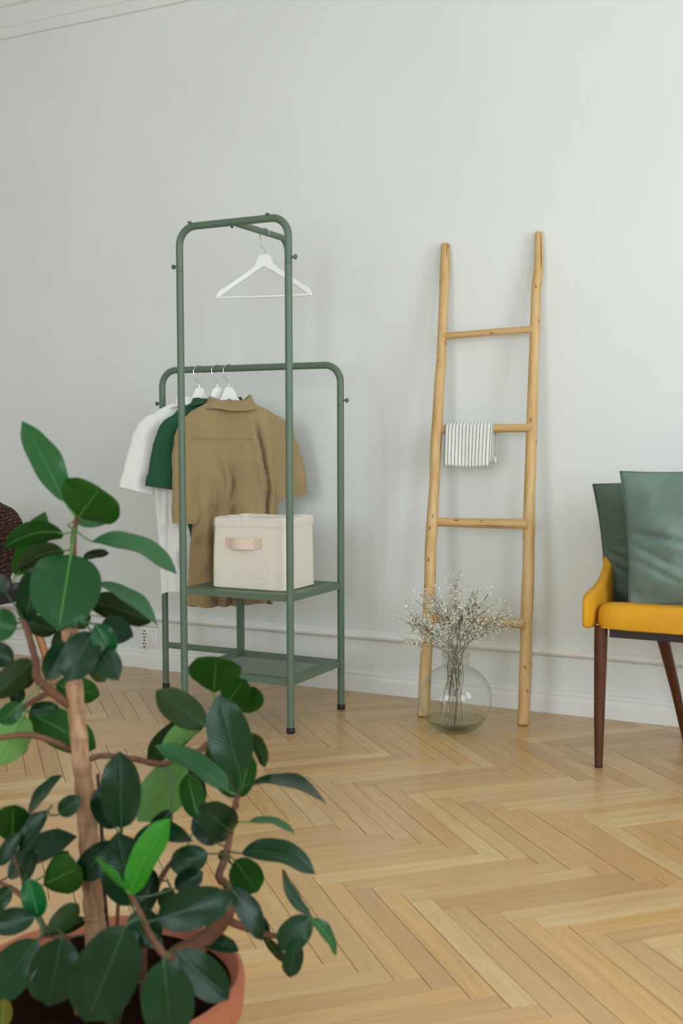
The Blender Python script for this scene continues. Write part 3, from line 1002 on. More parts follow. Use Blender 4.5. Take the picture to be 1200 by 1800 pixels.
# drying cracks
def crack(P, parent):
    mb = MB(); mb.tube([Vector(p) - LO for p in P], [.0003] + [.0011] * (len(P) - 2) + [.0003], 5)
    build('crack', mb, 'crack_brown', parent)
crack([(.789, -.0325, 1.685), (.793, -.038, 1.64), (.796, -.0425, 1.59), (.7965, -.044, 1.56)], rr_)
crack([(.777, -.0595, 1.47), (.781, -.066, 1.40), (.782, -.0715, 1.33), (.785, -.083, 1.24)], rr_)
crack([(.442, -.033, 1.676), (.444, -.036, 1.655), (.444, -.041, 1.63)], rl)
crack([(.60, -.1712, .674), (.66, -.1718, .6735), (.75, -.1726, .6725)], ld.children[4] if len(ld.children) > 4 else ld)

# hand towel folded over the second rung
tw_o = Vector((.561, -.1117, 1.0085))
tw = thing('hand_towel', 'white linen hand towel with thin dark stripes over a ladder rung', 'towel', tw_o)
def cloth(x0, x1, front, back, r, ylean, name, seed, lay):
    nu, nv = 20, 44
    def fn(u, v):
        L = front + math.pi * r + back
        s_ = v * L
        x = x0 + (x1 - x0) * u
        if s_ < front:
            z = -(front - s_); y = -r
            q = (front - s_) / front
        elif s_ < front + math.pi * r:
            a = (s_ - front) / r
            y = -r * math.cos(a); z = r * math.sin(a); q = 0
        else:
            z = -(s_ - front - math.pi * r); y = r; q = -z / max(back, .01)
        sg = -1 if y < 0 else 1
        y += sg * q * (.004 + .003 * math.sin(9 * u + seed) + .003 * math.sin(4.2 * u + 1.3 * seed)) + (.012 * q if sg < 0 else 0) * lay
        x += q * (.006 * (u - .5) + .002 * math.sin(5 * v + seed)) * -1
        z += .003 * math.sin(7 * u + seed) * q
        return (x, y, z)
    mb = MB(); mb.grid(fn, nu, nv)
    o = build(name, mb, 'towel', tw)
    sm = o.modifiers.new('thick', 'SOLIDIFY'); sm.thickness = .0022; sm.offset = 0
    return o
cloth(-.084, .088, .132, .125, .0215, 0, 'towel_outer_fold', 1.0, -.2)
cloth(-.080, .094, .118, .115, .0185, 0, 'towel_inner_fold', 2.2, -.2)
mb = MB(); mb.box(.090, .0985, .006, .0068, -.117, -.098)
build('towel_label', mb, 'white_cotton', tw, smooth=False)

# ------------------------------------------------------------------ vase
VC = (.618, -.392, 0)
vs = thing('glass_vase', 'round clear glass vase with short neck on the floor by the ladder', 'vase', VC)
Rb = .123
outer = []
for k in range(0, 27):
    a = math.radians(-64 + k * (64 + 66) / 26)
    outer.append((Rb * math.cos(a), .112 + .112 * math.sin(a) / math.sin(math.radians(64)) * (1.0 if a < 0 else .895)))
outer = [(.004, .001), (.03, .0005)] + outer
zsh = outer[-1][1]; rsh = outer[-1][0]
outer += [(.0445, zsh + .006), (.0435, zsh + .02), (.0435, .245), (.0455, .253), (.047, .257)]
mb = MB(); mb.lathe(outer, 64, (0, 0, 0), False)
n_ = 64
mb.f.append(tuple(reversed(range(n_)))); mb.mi.append(0)
build('vase_body', mb, 'glass', vs)
mb = MB(); mb.tube([(.047 * math.cos(2 * math.pi * k / 48), .047 * math.sin(2 * math.pi * k / 48), .257) for k in range(49)], .0017, 8, caps=False)
build('vase_lip', mb, 'base_glass', vs)
prof_b = [(.002, .0022)] + [(r - .0012, z + .0012) for r, z in outer[2:9]]
zt_b = prof_b[-1][1]
prof_b += [(prof_b[-1][0] * .93, zt_b - .006), (prof_b[-1][0] * .72, zt_b - .019), (.045, .0095), (.002, .0085)]
mb = MB(); mb.lathe(prof_b, 64, (0, 0, 0), True)
build('thick_base', mb, 'base_glass', vs)

# dried flower sprigs standing in the vase
def blossom(mb, c, r, rnd_):
    d = Vector((rnd_.gauss(0, 1), rnd_.gauss(0, 1), rnd_.gauss(0, 1) + .8)).normalized()
    u = d.orthogonal().normalized(); w = d.cross(u)
    k = rnd_.uniform(.75, 1.25) * r
    vs_ = [c - d * k * .9]
    for i in range(5):
        a = 2 * math.pi * i / 5
        vs_.append(c + (u * math.cos(a) + w * math.sin(a)) * k * .75 + d * k * (.35 if i % 2 else .1))
    vs_.append(c + d * k * .25)
    mb.add(vs_, [(0, 1 + (i + 1) % 5, 1 + i) for i in range(5)] + [(6, 1 + i, 1 + (i + 1) % 5) for i in range(5)])
rf = random.Random(5)
NS = 28
# tips spread in a loose fan, wider along the wall
cvx, cvy = math.cos(YAW), math.sin(YAW)        # direction across the view
tips = []
for i in range(NS):
    u = -1 + 2 * (i + .5) / NS + rf.uniform(-.06, .06)
    across = .022 + u * .175 + rf.uniform(-.012, .012)
    zt = .455 + .035 * math.sin(2.2 * u + .4) + rf.uniform(-.07, .03) - .02 * abs(u) - (.05 if abs(u) > .75 else 0)
    depth = rf.uniform(-.05, .05) * (1 - .6 * abs(u))
    tips.append((across - .028, depth, zt))
for i, (ac, dp, zt) in enumerate(tips):
    spg = thing('dried_flower_sprig', 'thin dried sprig with tiny white blossoms amid the bunch in the glass vase', 'dried flower', VC, 0, 'dried flower sprigs in the glass vase')
    if i == 0: spg['label'] = 'dried white blossom sprig reaching furthest left out of the vase'
    if i == NS - 1: spg['label'] = 'dried white blossom sprig reaching furthest right out of the vase'
    tipv = Vector((ac * cvx - dp * cvy, ac * cvy + dp * cvx, zt))
    ba = rf.uniform(0, 6.28); br_ = rf.uniform(.02, .06)
    base = Vector((br_ * math.cos(ba) - .012, br_ * math.sin(ba) * .7, .0)); base.z = .022 + max(0, base.length - .03) * .35
    if i % 3: base = Vector((base.x * .45, base.y * .45, rf.uniform(.10, .19)))
    nk = Vector((rf.uniform(-.024, .024), rf.uniform(-.018, .018), .25))
    nk.x += ac * .08
    midp = base.lerp(nk, .5) + Vector((rf.uniform(-.012, .012), rf.uniform(-.012, .012), 0))
    up1 = nk.lerp(tipv, .45) + Vector((rf.uniform(-.01, .01), rf.uniform(-.01, .01), .025))
    path = [Vector(p) for p in smoothpath([base, midp, nk, up1, tipv], 6)]
    ms, mbl, mbu = MB(), MB(), MB()
    ms.tube(path, [.0012 - .0006 * k / len(path) for k in range(len(path))], 5)
    nb_ = rf.randint(7, 10)
    for b in range(nb_):
        t_ = rf.uniform(.62, .99)
        p0 = path[int(t_ * (len(path) - 1))]
        dirv = (path[-1] - nk).normalized()
        side = Vector((rf.gauss(0, 1), rf.gauss(0, 1), rf.gauss(0, .5))).normalized()
        L_ = rf.uniform(.03, .065)
        p2 = p0 + (dirv * .75 + side * .65) * L_ + Vector((0, 0, .004))
        p1 = p0.lerp(p2, .5) + dirv * .006
        ms.tube([p0, p1, p2], [.0007, .0006, .0004], 4)
        for f_ in range(rf.randint(20, 28)):
            q = rf.uniform(.30, 1.08)
            c_ = p0.lerp(p2, q) + Vector((rf.gauss(0, .0055), rf.gauss(0, .0055), rf.gauss(0, .006)))
            if rf.random() < .74: blossom(mbl, c_, rf.uniform(.0024, .0046), rf)
            else: blossom(mbu, c_, rf.uniform(.0016, .0028), rf)
    build('stem', ms, 'dry_stem', spg)
    o = build('blossoms', mbl, 'dry_blossom', spg, smooth=False); o['kind'] = 'stuff'
    o = build('buds', mbu, 'dry_bud', spg, smooth=False); o['kind'] = 'stuff'

# ------------------------------------------------------------------ mustard chair
CX, CY = 1.375, -.37
ch = thing('upholstered_chair', 'mustard yellow velvet chair with tapered dark wooden legs', 'chair', (CX, CY, 0))
hw = .275                                   # half width of the shell
def rrect_path(n=60):
    """plan of the shell: left front -> back -> right front, with the parameter along it"""
    pts = []
    rc = .17
    yb, yfr = .255, -.255
    for k in range(14): pts.append((-hw + .012, yfr + (yb - rc - yfr) * k / 13))
    for k in range(1, 13):
        a = math.pi - math.pi / 2 * k / 12
        pts.append((-hw + .012 + rc + rc * math.cos(a), yb - rc + rc * math.sin(a)))
    for k in range(1, 10): pts.append((-hw + .012 + rc + (2 * (hw - .012 - rc)) * k / 9, yb))
    for k in range(1, 13):
        a = math.pi / 2 - math.pi / 2 * k / 12
        pts.append((hw - .012 - rc + rc * math.cos(a), yb - rc + rc * math.sin(a)))
    for k in range(1, 14): pts.append((hw - .012, yb - rc + (yfr - (yb - rc)) * k / 13))
    return pts
PP = rrect_path()
acc = [0.0]
for a, b in zip(PP, PP[1:]): acc.append(acc[-1] + math.dist(a, b))
tot = acc[-1]
topz = [(0, .516), (.06, .524), (.16, .535), (.26, .565), (.34, .62), (.42, .70), (.52, .79), (.62, .84), (.9, .86)]
mb = MB()
rings = []
for i, (x, y) in enumerate(PP):
    a = PP[max(i - 1, 0)]; b = PP[min(i + 1, len(PP) - 1)]
    d = Vector((b[0] - a[0], b[1] - a[1])).normalized()
    nrm = Vector((-d.y, d.x))               # outward on the left side
    s_ = min(acc[i], tot - acc[i])
    zt = interp(topz, s_); zb = .414
    lean = .05 * max(0, (zt - .55)) / .3
    th = .018
    e = min(1.0, .72 + s_ / .03 * .28)
    hh = (zt - zb) / 2; zc = (zt + zb) / 2
    ring = []
    for k in range(20):
        an = 2 * math.pi * k / 20
        c, s2 = math.cos(an), math.sin(an)
        ww = th * sgnpow(c, .6) * (e if s_ > .0 else .6); zz = hh * sgnpow(s2, .35) * (1 - .10 * (1 - e) / .28)
        out = lean * (zz + hh) / (2 * hh)
        ring.append((x + nrm.x * (ww + out), y + nrm.y * (ww + out), zc + zz))
    rings.append(ring)
# rounded arm fronts
def shrink(ring, k, dy):
    c = sum((Vector(p) for p in ring), Vector()) / len(ring)
    return [((p[0] - c.x) * k + c.x, p[1] + dy, (p[2] - c.z) * (1 - (1 - k) * .25) + c.z) for p in ring]
rings = [shrink(rings[0], .45, -.017), shrink(rings[0], .8, -.010)] + rings + [shrink(rings[-1], .8, -.010), shrink(rings[-1], .45, -.017)]
mb.loft(rings, True)
shell = build('curved_back_shell', mb, 'mustard_velvet', ch)
sm = shell.modifiers.new('soft', 'SUBSURF'); sm.levels = 1; sm.render_levels = 1
# seat cushion
def cushion(w, d, z0, z1, ex=.18):
    mb = MB()
    rings = []
    prof_ = [(.93, 0), (.98, .05), (1.0, .22), (1.0, .48), (.985, .66), (.955, .80), (.91, .91), (.84, .985), (.72, 1.02), (.5, 1.05), (.05, 1.07)]
    for k_, h in [(.05, 0)] + prof_:
        r_ = []
        for k in range(48):
            a = 2 * math.pi * k / 48
            x = w * sgnpow(math.cos(a), .28) ; y = d * sgnpow(math.sin(a), .28)
            ins = (1 - k_) * .20
            if k_ > .6:
                x *= 1 - (1 - k_) * .5 * (d / w); y *= 1 - (1 - k_) * .5
            else:
                x *= k_; y *= k_
            r_.append((x, y, z0 + (z1 - z0) * h + .002 * mnoise.noise(Vector((x * 12, y * 12, h)))))
        rings.append(r_)
    mb.loft(rings, True)
    return mb
mb = cushion(.247, .252, .418, .497)
mb.v = [(x, y - .005, z - .062 * max(0, min(1, (y + .25) / .5)) * max(0, (z - .418) / .079)) for x, y, z in mb.v]   # seat dips to the back
build('seat_cushion', mb, 'mustard_velvet', ch)
mb = MB(); mb.tube([(-.215, -.2565, .4245), (0, -.2575, .4235), (.215, -.2565, .4245)], .0016, 6)
build('piping', mb, 'mustard_velvet', ch)
mb = MB()
mb.box(-.20, .20, -.225, -.20, .392, .420); mb.box(-.20, .20, .10, .125, .392, .420); mb.box(-.20, -.175, -.2, .1, .392, .420); mb.box(.175, .2, -.2, .1, .392, .420)
build('seat_frame', mb, 'dark_frame', ch, smooth=False)
for s_ in (-1, 1):
    mb = MB(); mb.tube([(s_ * .226, -.222, .422), (s_ * .226, -.222, .36), (s_ * .227, -.224, .14), (s_ * .227, -.224, .004)], [.0195, .0195, .0155, .0118], 20)
    lg = build('leg', mb, 'walnut', ch)
    mb = MB(); mb.lathe([(.0115, 0), (.0122, .001), (.0122, .005), (.0115, .006)], 16, (s_ * .227, -.224, 0), True)
    build('leg_glide', mb, 'black_rubber', lg)
    mb = MB(); mb.tube([(s_ * .106, -.012, .418), (s_ * .091, .038, .34), (s_ * .066, .123, .17), (s_ * .045, .197, .003)], [.0195, .0185, .0150, .0118], 20)
    build('leg', mb, 'walnut', ch)

def pillow(name, label, mat, size, thick, M, seed, parent=None):
    o_ = thing(name, label, 'cushion', M.translation)
    mbp = MB()
    n = 60
    h = size / 2
    def shape(u, v, sgn):
        a, b = 2 * u - 1, 2 * v - 1
        pin = 1 - .075 * (1 - a * a) ** 1.0 * abs(b) ** 3 - 0
        px = a * h * (1 + .06 * b) * (1 - .060 * (1 - b * b)) ; pz = b * h * (1 - .055 * (1 - a * a))
        e = max(0, (1 - abs(a) ** 2.2)) * max(0, (1 - abs(b) ** 2.2))
        y = sgn * thick / 2 * e ** .62
        P = Vector((px * 6 + seed, sgn * 3, pz * 6))
        y += sgn * (mnoise.noise(P) * .022 + mnoise.noise(P * 2.3) * .014 + mnoise.noise(P * 5) * .004) * e ** .4
        # a long dent across the middle and creases gathering at the lower corner
        dl = b + .08 + .10 * a + .05 * math.sin(4 * a + seed)
        y -= sgn * .013 * e ** .4 * math.exp(-(dl / .05) ** 2) * max(0, min(1, (.75 - a) / .6))
        y += sgn * .009 * e ** .4 * math.exp(-((dl + .13) / .09) ** 2) * max(0, min(1, (.75 - a) / .6))
        d2 = b + .55 + .55 * (a + .5)
        y -= sgn * .012 * e ** .3 * (math.exp(-(d2 / .05) ** 2) + math.exp(-((d2 - .22) / .04) ** 2)) * max(0, min(1, -a * 1.6 + .2))
        y += sgn * .011 * e ** .3 * math.sin(38 * (px * .5 + pz) + seed + 5 * mnoise.noise(P)) * max(0, -a * .6 - b * .55)
        return Vector((px, y, pz))
    mbp.grid(lambda u, v: shape(u, v, -1), n, n)
    mbp.grid(lambda u, v: shape(u, v, 1), n, n, flip=True)
    me = mbp.mesh(name, mat)
    bm = bmesh.new(); bm.from_mesh(me); bmesh.ops.remove_doubles(bm, verts=bm.verts, dist=.0004); bm.to_mesh(me); bm.free()
    c = link('pillow_cover', me, o_)
    rot = M.to_3x3().to_4x4()
    c.matrix_local = rot
    mbp = MB()
    edge = []
    for k in range(4 * 16):
        sd, t_ = divmod(k, 16); t_ = t_ / 16
        u, v = ((t_, 0), (1, t_), (1 - t_, 1), (0, 1 - t_))[sd]
        edge.append(shape(u, v, 0.0))
    edge.append(edge[0])
    mbp.tube(edge, .0020, 6, caps=False)
    s2 = build('edge_seam', mbp, mat, o_)
    s2.matrix_local = rot
    return o_
def pm(cx, cy, cz, tilt, roll, yaw):
    return Matrix.Translation((cx, cy, cz)) @ Matrix.Rotation(yaw, 4, 'Z') @ Matrix.Rotation(tilt, 4, 'X') @ Matrix.Rotation(roll, 4, 'Y')
pillow('throw_pillow', 'grey green velvet throw pillow at the front on the yellow chair', 'sage_velvet', .42, .155, pm(1.390, -.43, .681, math.radians(-12), math.radians(-3), math.radians(3)), 2.0)
pillow('throw_pillow', 'darker moss green velvet throw pillow behind the other on the yellow chair', 'moss_velvet', .40, .135, pm(1.262, -.285, .657, math.radians(-12), math.radians(-7), math.radians(-4)), 9.0)

# ------------------------------------------------------------------ second chair at the left edge with a plaid throw
c2 = thing('black_chair', 'black padded chair with light wooden legs at the left edge', 'chair', (-1.36, -.60, 0))
mb = MB(); mb.box(-.21, .21, -.21, .21, .335, .395, .02)
build('seat', mb, 'black_leather', c2)
for sx_ in (-1, 1):
    for sy_ in (-1, 1):
        mb = MB(); mb.tube([(sx_ * .15, sy_ * .15, .34), (sx_ * .20, sy_ * .17, .25), (sx_ * .283, sy_ * .185, .0)], [.019, .018, .013], 14)
        build('leg', mb, 'beech_leg', c2)
mb = MB(); mb.box(-.10, .10, .06, .085, .39, .62, .008)
build('backrest', mb, 'black_leather', c2)
tr_ = thing('plaid_throw', 'dark brown and orange plaid throw bundled on the black chair', 'throw', (-1.36, -.60, .396))
def bundle(u, v):
    a = 2 * math.pi * u
    # radius by height: wide on the seat, a waist, a rounded head
    z = .355 * v
    r = interp([(0, .20), (.10, .19), (.26, .155), (.42, .17), (.55, .235), (.72, .262), (.86, .225), (.95, .16), (1.0, .02)], v)
    P = Vector((math.cos(a) * 2.2, math.sin(a) * 2.2, z * 9))
    rs = interp([(0, .22), (.3, .225), (.6, .24), (.8, .21), (.93, .13), (1.0, .02)], v)      # plain heap away from the tucked side
    k_ = max(0.0, math.cos(a + .5)) ** .7
    r = r * k_ + rs * (1 - k_)
    r *= 1 + .16 * mnoise.noise(P * .8) * min(1, (1 - k_) + .35) + .05 * mnoise.noise(P * 2.4) + .025 * math.sin(5 * a + 11 * v)
    return (r * math.cos(a), r * math.sin(a) * .75, z + (.01 * mnoise.noise(P * 2) if v > .05 else 0.0))
mb = MB(); mb.grid(bundle, 64, 40)
o = build('throw_cloth', mb, 'plaid', tr_)

# ------------------------------------------------------------------ wall socket
so = thing('wall_socket', 'white double wall socket above the skirting board', 'wall socket', (-.911, 0, .126))
mb = MB(); mb.box(-.043, .043, -.008, 0, -.050, .050, .003)
build('cover_plate', mb, 'socket_white', so)
def stadium(cx, cz, hw_, hh, y, n=12):
    pts = []
    for k in range(n + 1):
        a = math.pi * k / n; pts.append((cx + hw_ * math.cos(a), y, cz + hh - hw_ + hw_ * math.sin(a)))
    for k in range(n + 1):
        a = math.pi + math.pi * k / n; pts.append((cx + hw_ * math.cos(a), y, cz - hh + hw_ + hw_ * math.sin(a)))
    return pts
mb = MB(); mb.loft([stadium(-.017, 0, .0235, .0445, -.006), stadium(-.017, 0, .0235, .0445, -.014), stadium(-.017, 0, .0215, .0425, -.016)], True)
ins = build('socket_insert', mb, 'socket_white', so)
for dz in (-.0205, .0205):
    mb = MB()
    prof_ = [(.0195, -.0155), (.0195, -.0185), (.0172, -.0185), (.0165, -.0165), (.001, -.0163)]
    mb.loft([[(-.017 + r * math.cos(2 * math.pi * k / 24), y, dz + r * math.sin(2 * math.pi * k / 24)) for k in range(24)] for r, y in prof_], False)
    sk = build('socket_ring', mb, 'socket_white', ins)
    mb = MB()
    for dx_, dzz, rr0 in ((-.0065, .0, .0034), (.0065, .0, .0034), (0, .0145, .0036), (0, -.0145, .0036), (.004, -.0145, .003), (-.004, -.0145, .003), (.004, .0145, .003)):
        mb.loft([[(-.017 + dx_ + rr0 * math.cos(2 * math.pi * k / 10), y, dz + dzz + rr0 * math.sin(2 * math.pi * k / 10)) for k in range(10)] for y in (-.0160, -.0172)], True)
    build('socket_hole_shade', mb, 'socket_shade', sk)  # dark discs on the face, painting the shade inside holes and recesses
mb = MB(); mb.box(.012, .036, -.0115, -.007, -.034, .034, .002)
build('blank_insert', mb, 'socket_white', so)

# ------------------------------------------------------------------ potted rubber plant
PO = Vector((.963, -2.668, 0))
pt_ = thing('potted_rubber_plant', 'rubber plant with broad green leaves in a terracotta pot in the foreground', 'plant', PO)
PC = (-0.006, -0.004, 0)      # pot axis relative to the plant
PK = 1.036
mb = MB()
mb.lathe([(r_ * PK, z_) for r_, z_ in [(.0, 0), (.118, 0), (.122, .006), (.163, .180), (.174, .184), (.187, .192), (.190, .226), (.188, .239), (.182, .243), (.176, .239), (.172, .227), (.164, .17), (.120, .02), (.001, .02)]], 64, PC)
build('pot', mb, 'terracotta', pt_)
mb = MB()
def soil(u, v):
    a = 2 * math.pi * u; r = .170 * PK * v
    x, y = r * math.cos(a), r * math.sin(a)
    return (x + PC[0], y + PC[1], .222 + .008 * (1 - v * v) + .007 * mnoise.noise(Vector((x * 40, y * 40, 1))) * (1 - v ** 6))
mb.grid(soil, 48, 18)
build('soil', mb, 'potting_soil', pt_)
LEAVES=[
(0.888,-2.650,0.893, 0.831,-2.670,1.006, 0.89,-0.15,0.42, 0.057,"g",0.02),
(0.905,-2.643,0.872, 0.969,-2.675,0.916, -0.02,0.79,0.61, 0.089,"g",0.00),
(0.876,-2.614,0.866, 0.924,-2.589,0.873, 0.45,-0.89,0.04, 0.028,"p",0.03),
(0.888,-2.654,0.850, 0.812,-2.693,0.830, -0.50,0.72,0.49, 0.039,"g",0.22),
(0.745,-2.595,0.777, 0.782,-2.570,0.873, -0.92,0.27,0.28, 0.047,"g",-0.08),
(0.876,-2.639,0.824, 0.815,-2.671,0.796, -0.58,0.64,0.50, 0.033,"o",0.18),
(0.935,-2.653,0.841, 1.041,-2.604,0.796, 0.44,-0.14,0.89, 0.056,"p",0.12),
(0.880,-2.604,0.811, 0.914,-2.587,0.818, -0.46,0.68,0.57, 0.017,"o",0.05),
(0.937,-2.698,0.828, 0.965,-2.758,0.736, 0.59,-0.58,0.56, 0.091,"g",0.06),
(0.830,-2.669,0.725, 0.840,-2.658,0.804, 0.65,-0.76,0.02, 0.038,"d",0.05),
(0.789,-2.623,0.716, 0.829,-2.604,0.700, -0.49,0.84,-0.24, 0.030,"o",-0.10),
(0.833,-2.691,0.718, 0.796,-2.708,0.729, 0.47,-0.85,0.23, 0.046,"g",0.05),
(0.805,-2.679,0.763, 0.783,-2.688,0.785, 0.57,-0.78,0.25, 0.035,"d",0.05),
(0.773,-2.689,0.685, 0.810,-2.672,0.667, 0.51,-0.81,0.28, 0.035,"d",0.05),
(0.893,-2.614,0.751, 0.976,-2.575,0.720, -0.39,0.92,0.11, 0.043,"o",0.12),
(0.929,-2.638,0.781, 1.008,-2.603,0.722, 0.59,0.04,0.81, 0.046,"p",0.08),
(0.938,-2.638,0.724, 1.006,-2.657,0.715, -0.19,-0.89,0.41, 0.038,"d",0.02),
(0.848,-2.594,0.719, 0.874,-2.581,0.720, -0.44,0.89,-0.15, 0.032,"g",0.00),
(0.982,-2.705,0.737, 1.004,-2.697,0.698, 0.61,-0.77,0.18, 0.032,"y2",0.08),
(0.978,-2.708,0.727, 0.974,-2.755,0.670, 0.68,-0.59,0.44, 0.047,"d",0.08),
(0.929,-2.700,0.709, 0.918,-2.729,0.661, 0.66,-0.70,0.27, 0.035,"d",0.08),
(0.985,-2.705,0.707, 1.031,-2.721,0.671, 0.24,-0.75,0.61, 0.035,"d",0.06),
(0.939,-2.664,0.675, 0.958,-2.656,0.649, -0.60,0.77,-0.22, 0.023,"o",0.05),
(0.830,-2.610,0.623, 0.889,-2.582,0.608, -0.47,0.84,-0.26, 0.038,"g",0.05),
(0.859,-2.611,0.712, 0.841,-2.623,0.671, -0.57,0.82,0.01, 0.028,"o",0.05),
(0.869,-2.698,0.677, 0.816,-2.728,0.626, -0.49,0.87,-0.01, 0.039,"o",0.12),
(0.854,-2.684,0.670, 0.841,-2.693,0.633, -0.60,0.80,0.01, 0.024,"o",0.05),
(0.870,-2.724,0.625, 0.844,-2.739,0.597, 0.49,-0.87,0.02, 0.028,"g",0.05),
(0.815,-2.675,0.605, 0.817,-2.672,0.635, 0.66,-0.75,0.04, 0.021,"d",0.10),
(0.796,-2.630,0.584, 0.886,-2.589,0.530, -0.54,0.78,-0.31, 0.055,"g",0.06),
(0.818,-2.652,0.592, 0.855,-2.633,0.599, 0.42,-0.89,0.19, 0.021,"g",0.08),
(0.847,-2.693,0.598, 0.813,-2.715,0.528, -0.56,0.83,0.01, 0.049,"p",0.05),
(0.783,-2.639,0.550, 0.791,-2.637,0.521, 0.69,-0.71,0.15, 0.020,"p",0.00),
(1.020,-2.706,0.469, 1.015,-2.701,0.571, 0.61,-0.79,0.07, 0.053,"d",0.03),
(0.983,-2.670,0.452, 0.956,-2.680,0.505, 0.65,-0.73,0.21, 0.037,"d",0.03),
(0.987,-2.497,0.498, 0.919,-2.537,0.410, -0.41,0.91,-0.10, 0.070,"p",0.04),
(1.014,-2.500,0.567, 0.941,-2.542,0.499, -0.67,0.67,0.32, 0.048,"o",0.10),
(1.035,-2.534,0.574, 0.983,-2.563,0.530, -0.65,0.69,0.32, 0.033,"p",0.06),
(1.135,-2.624,0.511, 1.044,-2.664,0.571, 0.56,-0.03,0.83, 0.052,"p",0.06),
(1.168,-2.649,0.545, 1.140,-2.655,0.649, 0.56,-0.82,0.10, 0.056,"d",0.05),
(1.128,-2.595,0.493, 1.092,-2.607,0.566, -0.59,0.79,-0.16, 0.037,"o",0.03),
(1.132,-2.593,0.493, 1.145,-2.582,0.552, -0.46,0.89,-0.06, 0.029,"g",0.03),
(1.072,-2.582,0.583, 1.008,-2.610,0.632, -0.54,0.80,-0.25, 0.046,"o",0.08),
(1.059,-2.541,0.620, 1.093,-2.587,0.682, -0.35,0.65,0.67, 0.073,"g",0.02),
(1.090,-2.560,0.609, 1.143,-2.593,0.658, 0.07,0.86,0.51, 0.041,"g",0.02),
(1.097,-2.535,0.598, 1.146,-2.556,0.633, 0.16,0.93,0.33, 0.034,"g",0.02),
(1.138,-2.572,0.579, 1.157,-2.566,0.531, -0.03,0.99,0.12, 0.023,"d",0.10),
(1.160,-2.610,0.520, 1.252,-2.567,0.494, 0.27,0.03,0.96, 0.046,"d",0.16),
(1.055,-2.579,0.448, 1.039,-2.581,0.511, -0.60,0.80,-0.11, 0.035,"g",0.03),
(1.150,-2.642,0.464, 1.143,-2.707,0.520, 0.90,-0.33,-0.27, 0.047,"d",0.10),
(1.150,-2.597,0.463, 1.206,-2.571,0.447, 0.24,0.07,0.97, 0.028,"p",0.12),
(1.102,-2.602,0.428, 1.070,-2.615,0.462, 0.60,-0.76,0.26, 0.031,"d",0.05),
(1.162,-2.638,0.436, 1.250,-2.596,0.408, 0.39,-0.24,0.89, 0.045,"d",0.16),
(1.134,-2.609,0.412, 1.191,-2.646,0.391, 0.10,0.60,-0.79, 0.045,"g",0.00),
(1.116,-2.596,0.403, 1.105,-2.601,0.417, -0.61,0.76,-0.23, 0.016,"o",0.00),
(1.134,-2.674,0.443, 1.090,-2.697,0.427, 0.35,-0.89,0.29, 0.037,"d",0.14),
(1.021,-2.685,0.444, 1.094,-2.649,0.444, 0.22,-0.43,0.88, 0.036,"d",0.22),
(1.092,-2.786,0.424, 1.135,-2.757,0.516, -0.20,-0.91,0.37, 0.047,"y",0.04),
(1.089,-2.787,0.427, 1.053,-2.802,0.468, 0.63,0.35,0.69, 0.025,"y",0.02),
(1.050,-2.721,0.376, 1.027,-2.725,0.471, 0.65,-0.75,0.12, 0.067,"d",0.03),
(1.013,-2.711,0.451, 0.970,-2.736,0.402, 0.40,-0.91,0.11, 0.039,"d",0.10),
(1.135,-2.789,0.401, 1.218,-2.746,0.428, 0.34,-0.87,0.34, 0.048,"d",0.06),
(1.120,-2.728,0.414, 1.151,-2.711,0.435, 0.33,-0.91,0.24, 0.029,"d",0.04),
(1.191,-2.714,0.423, 1.230,-2.700,0.357, 0.86,-0.25,0.45, 0.035,"d",0.10),
(1.196,-2.630,0.322, 1.184,-2.633,0.355, 0.60,-0.79,0.14, 0.018,"d",0.00),
(1.192,-2.632,0.325, 1.217,-2.622,0.291, -0.04,0.97,0.24, 0.019,"o",0.05),
(1.265,-2.637,0.369, 1.230,-2.657,0.328, 0.28,-0.93,0.22, 0.039,"d",0.08),
(1.241,-2.630,0.330, 1.233,-2.637,0.282, 0.41,-0.91,0.08, 0.027,"d",0.04),
(1.256,-2.620,0.363, 1.221,-2.632,0.423, 0.85,0.14,0.51, 0.031,"d",-0.14),
(1.256,-2.620,0.358, 1.287,-2.608,0.311, 0.83,0.03,0.56, 0.025,"g",0.10),
(1.250,-2.601,0.350, 1.276,-2.590,0.323, 0.63,0.27,0.73, 0.017,"g",0.08),
(1.126,-2.837,0.411, 1.087,-2.865,0.297, 0.48,-0.88,0.05, 0.076,"d",0.04),
(1.019,-2.826,0.370, 1.006,-2.839,0.286, 0.59,-0.81,0.03, 0.062,"d",0.05),
(0.993,-2.839,0.368, 0.938,-2.872,0.291, 0.42,-0.90,0.09, 0.053,"d",0.05),
(1.190,-2.852,0.390, 1.200,-2.853,0.298, 0.61,-0.79,0.08, 0.060,"d",0.05),
(1.192,-2.828,0.389, 1.247,-2.805,0.334, 0.63,-0.71,0.33, 0.043,"d",0.06),
(1.099,-2.812,0.326, 1.088,-2.822,0.263, -0.05,-0.98,0.17, 0.029,"d",0.03),
(0.962,-2.809,0.378, 0.911,-2.835,0.368, 0.37,-0.86,0.35, 0.033,"d",0.06),
(0.953,-2.792,0.369, 0.939,-2.795,0.420, 0.70,-0.70,0.15, 0.031,"y2",0.03),
(0.978,-2.803,0.357, 1.011,-2.783,0.395, -0.39,0.91,-0.13, 0.027,"o",0.06),
(0.903,-2.726,0.379, 0.986,-2.749,0.426, 0.21,0.97,0.10, 0.052,"g",0.02),
(0.850,-2.727,0.428, 0.891,-2.767,0.500, -0.50,0.60,0.62, 0.045,"g",0.02),
(0.882,-2.729,0.475, 0.921,-2.706,0.527, -0.30,-0.76,0.57, 0.030,"d",0.05),
(0.932,-2.748,0.491, 0.901,-2.768,0.440, -0.04,-0.93,0.37, 0.028,"d",0.04),
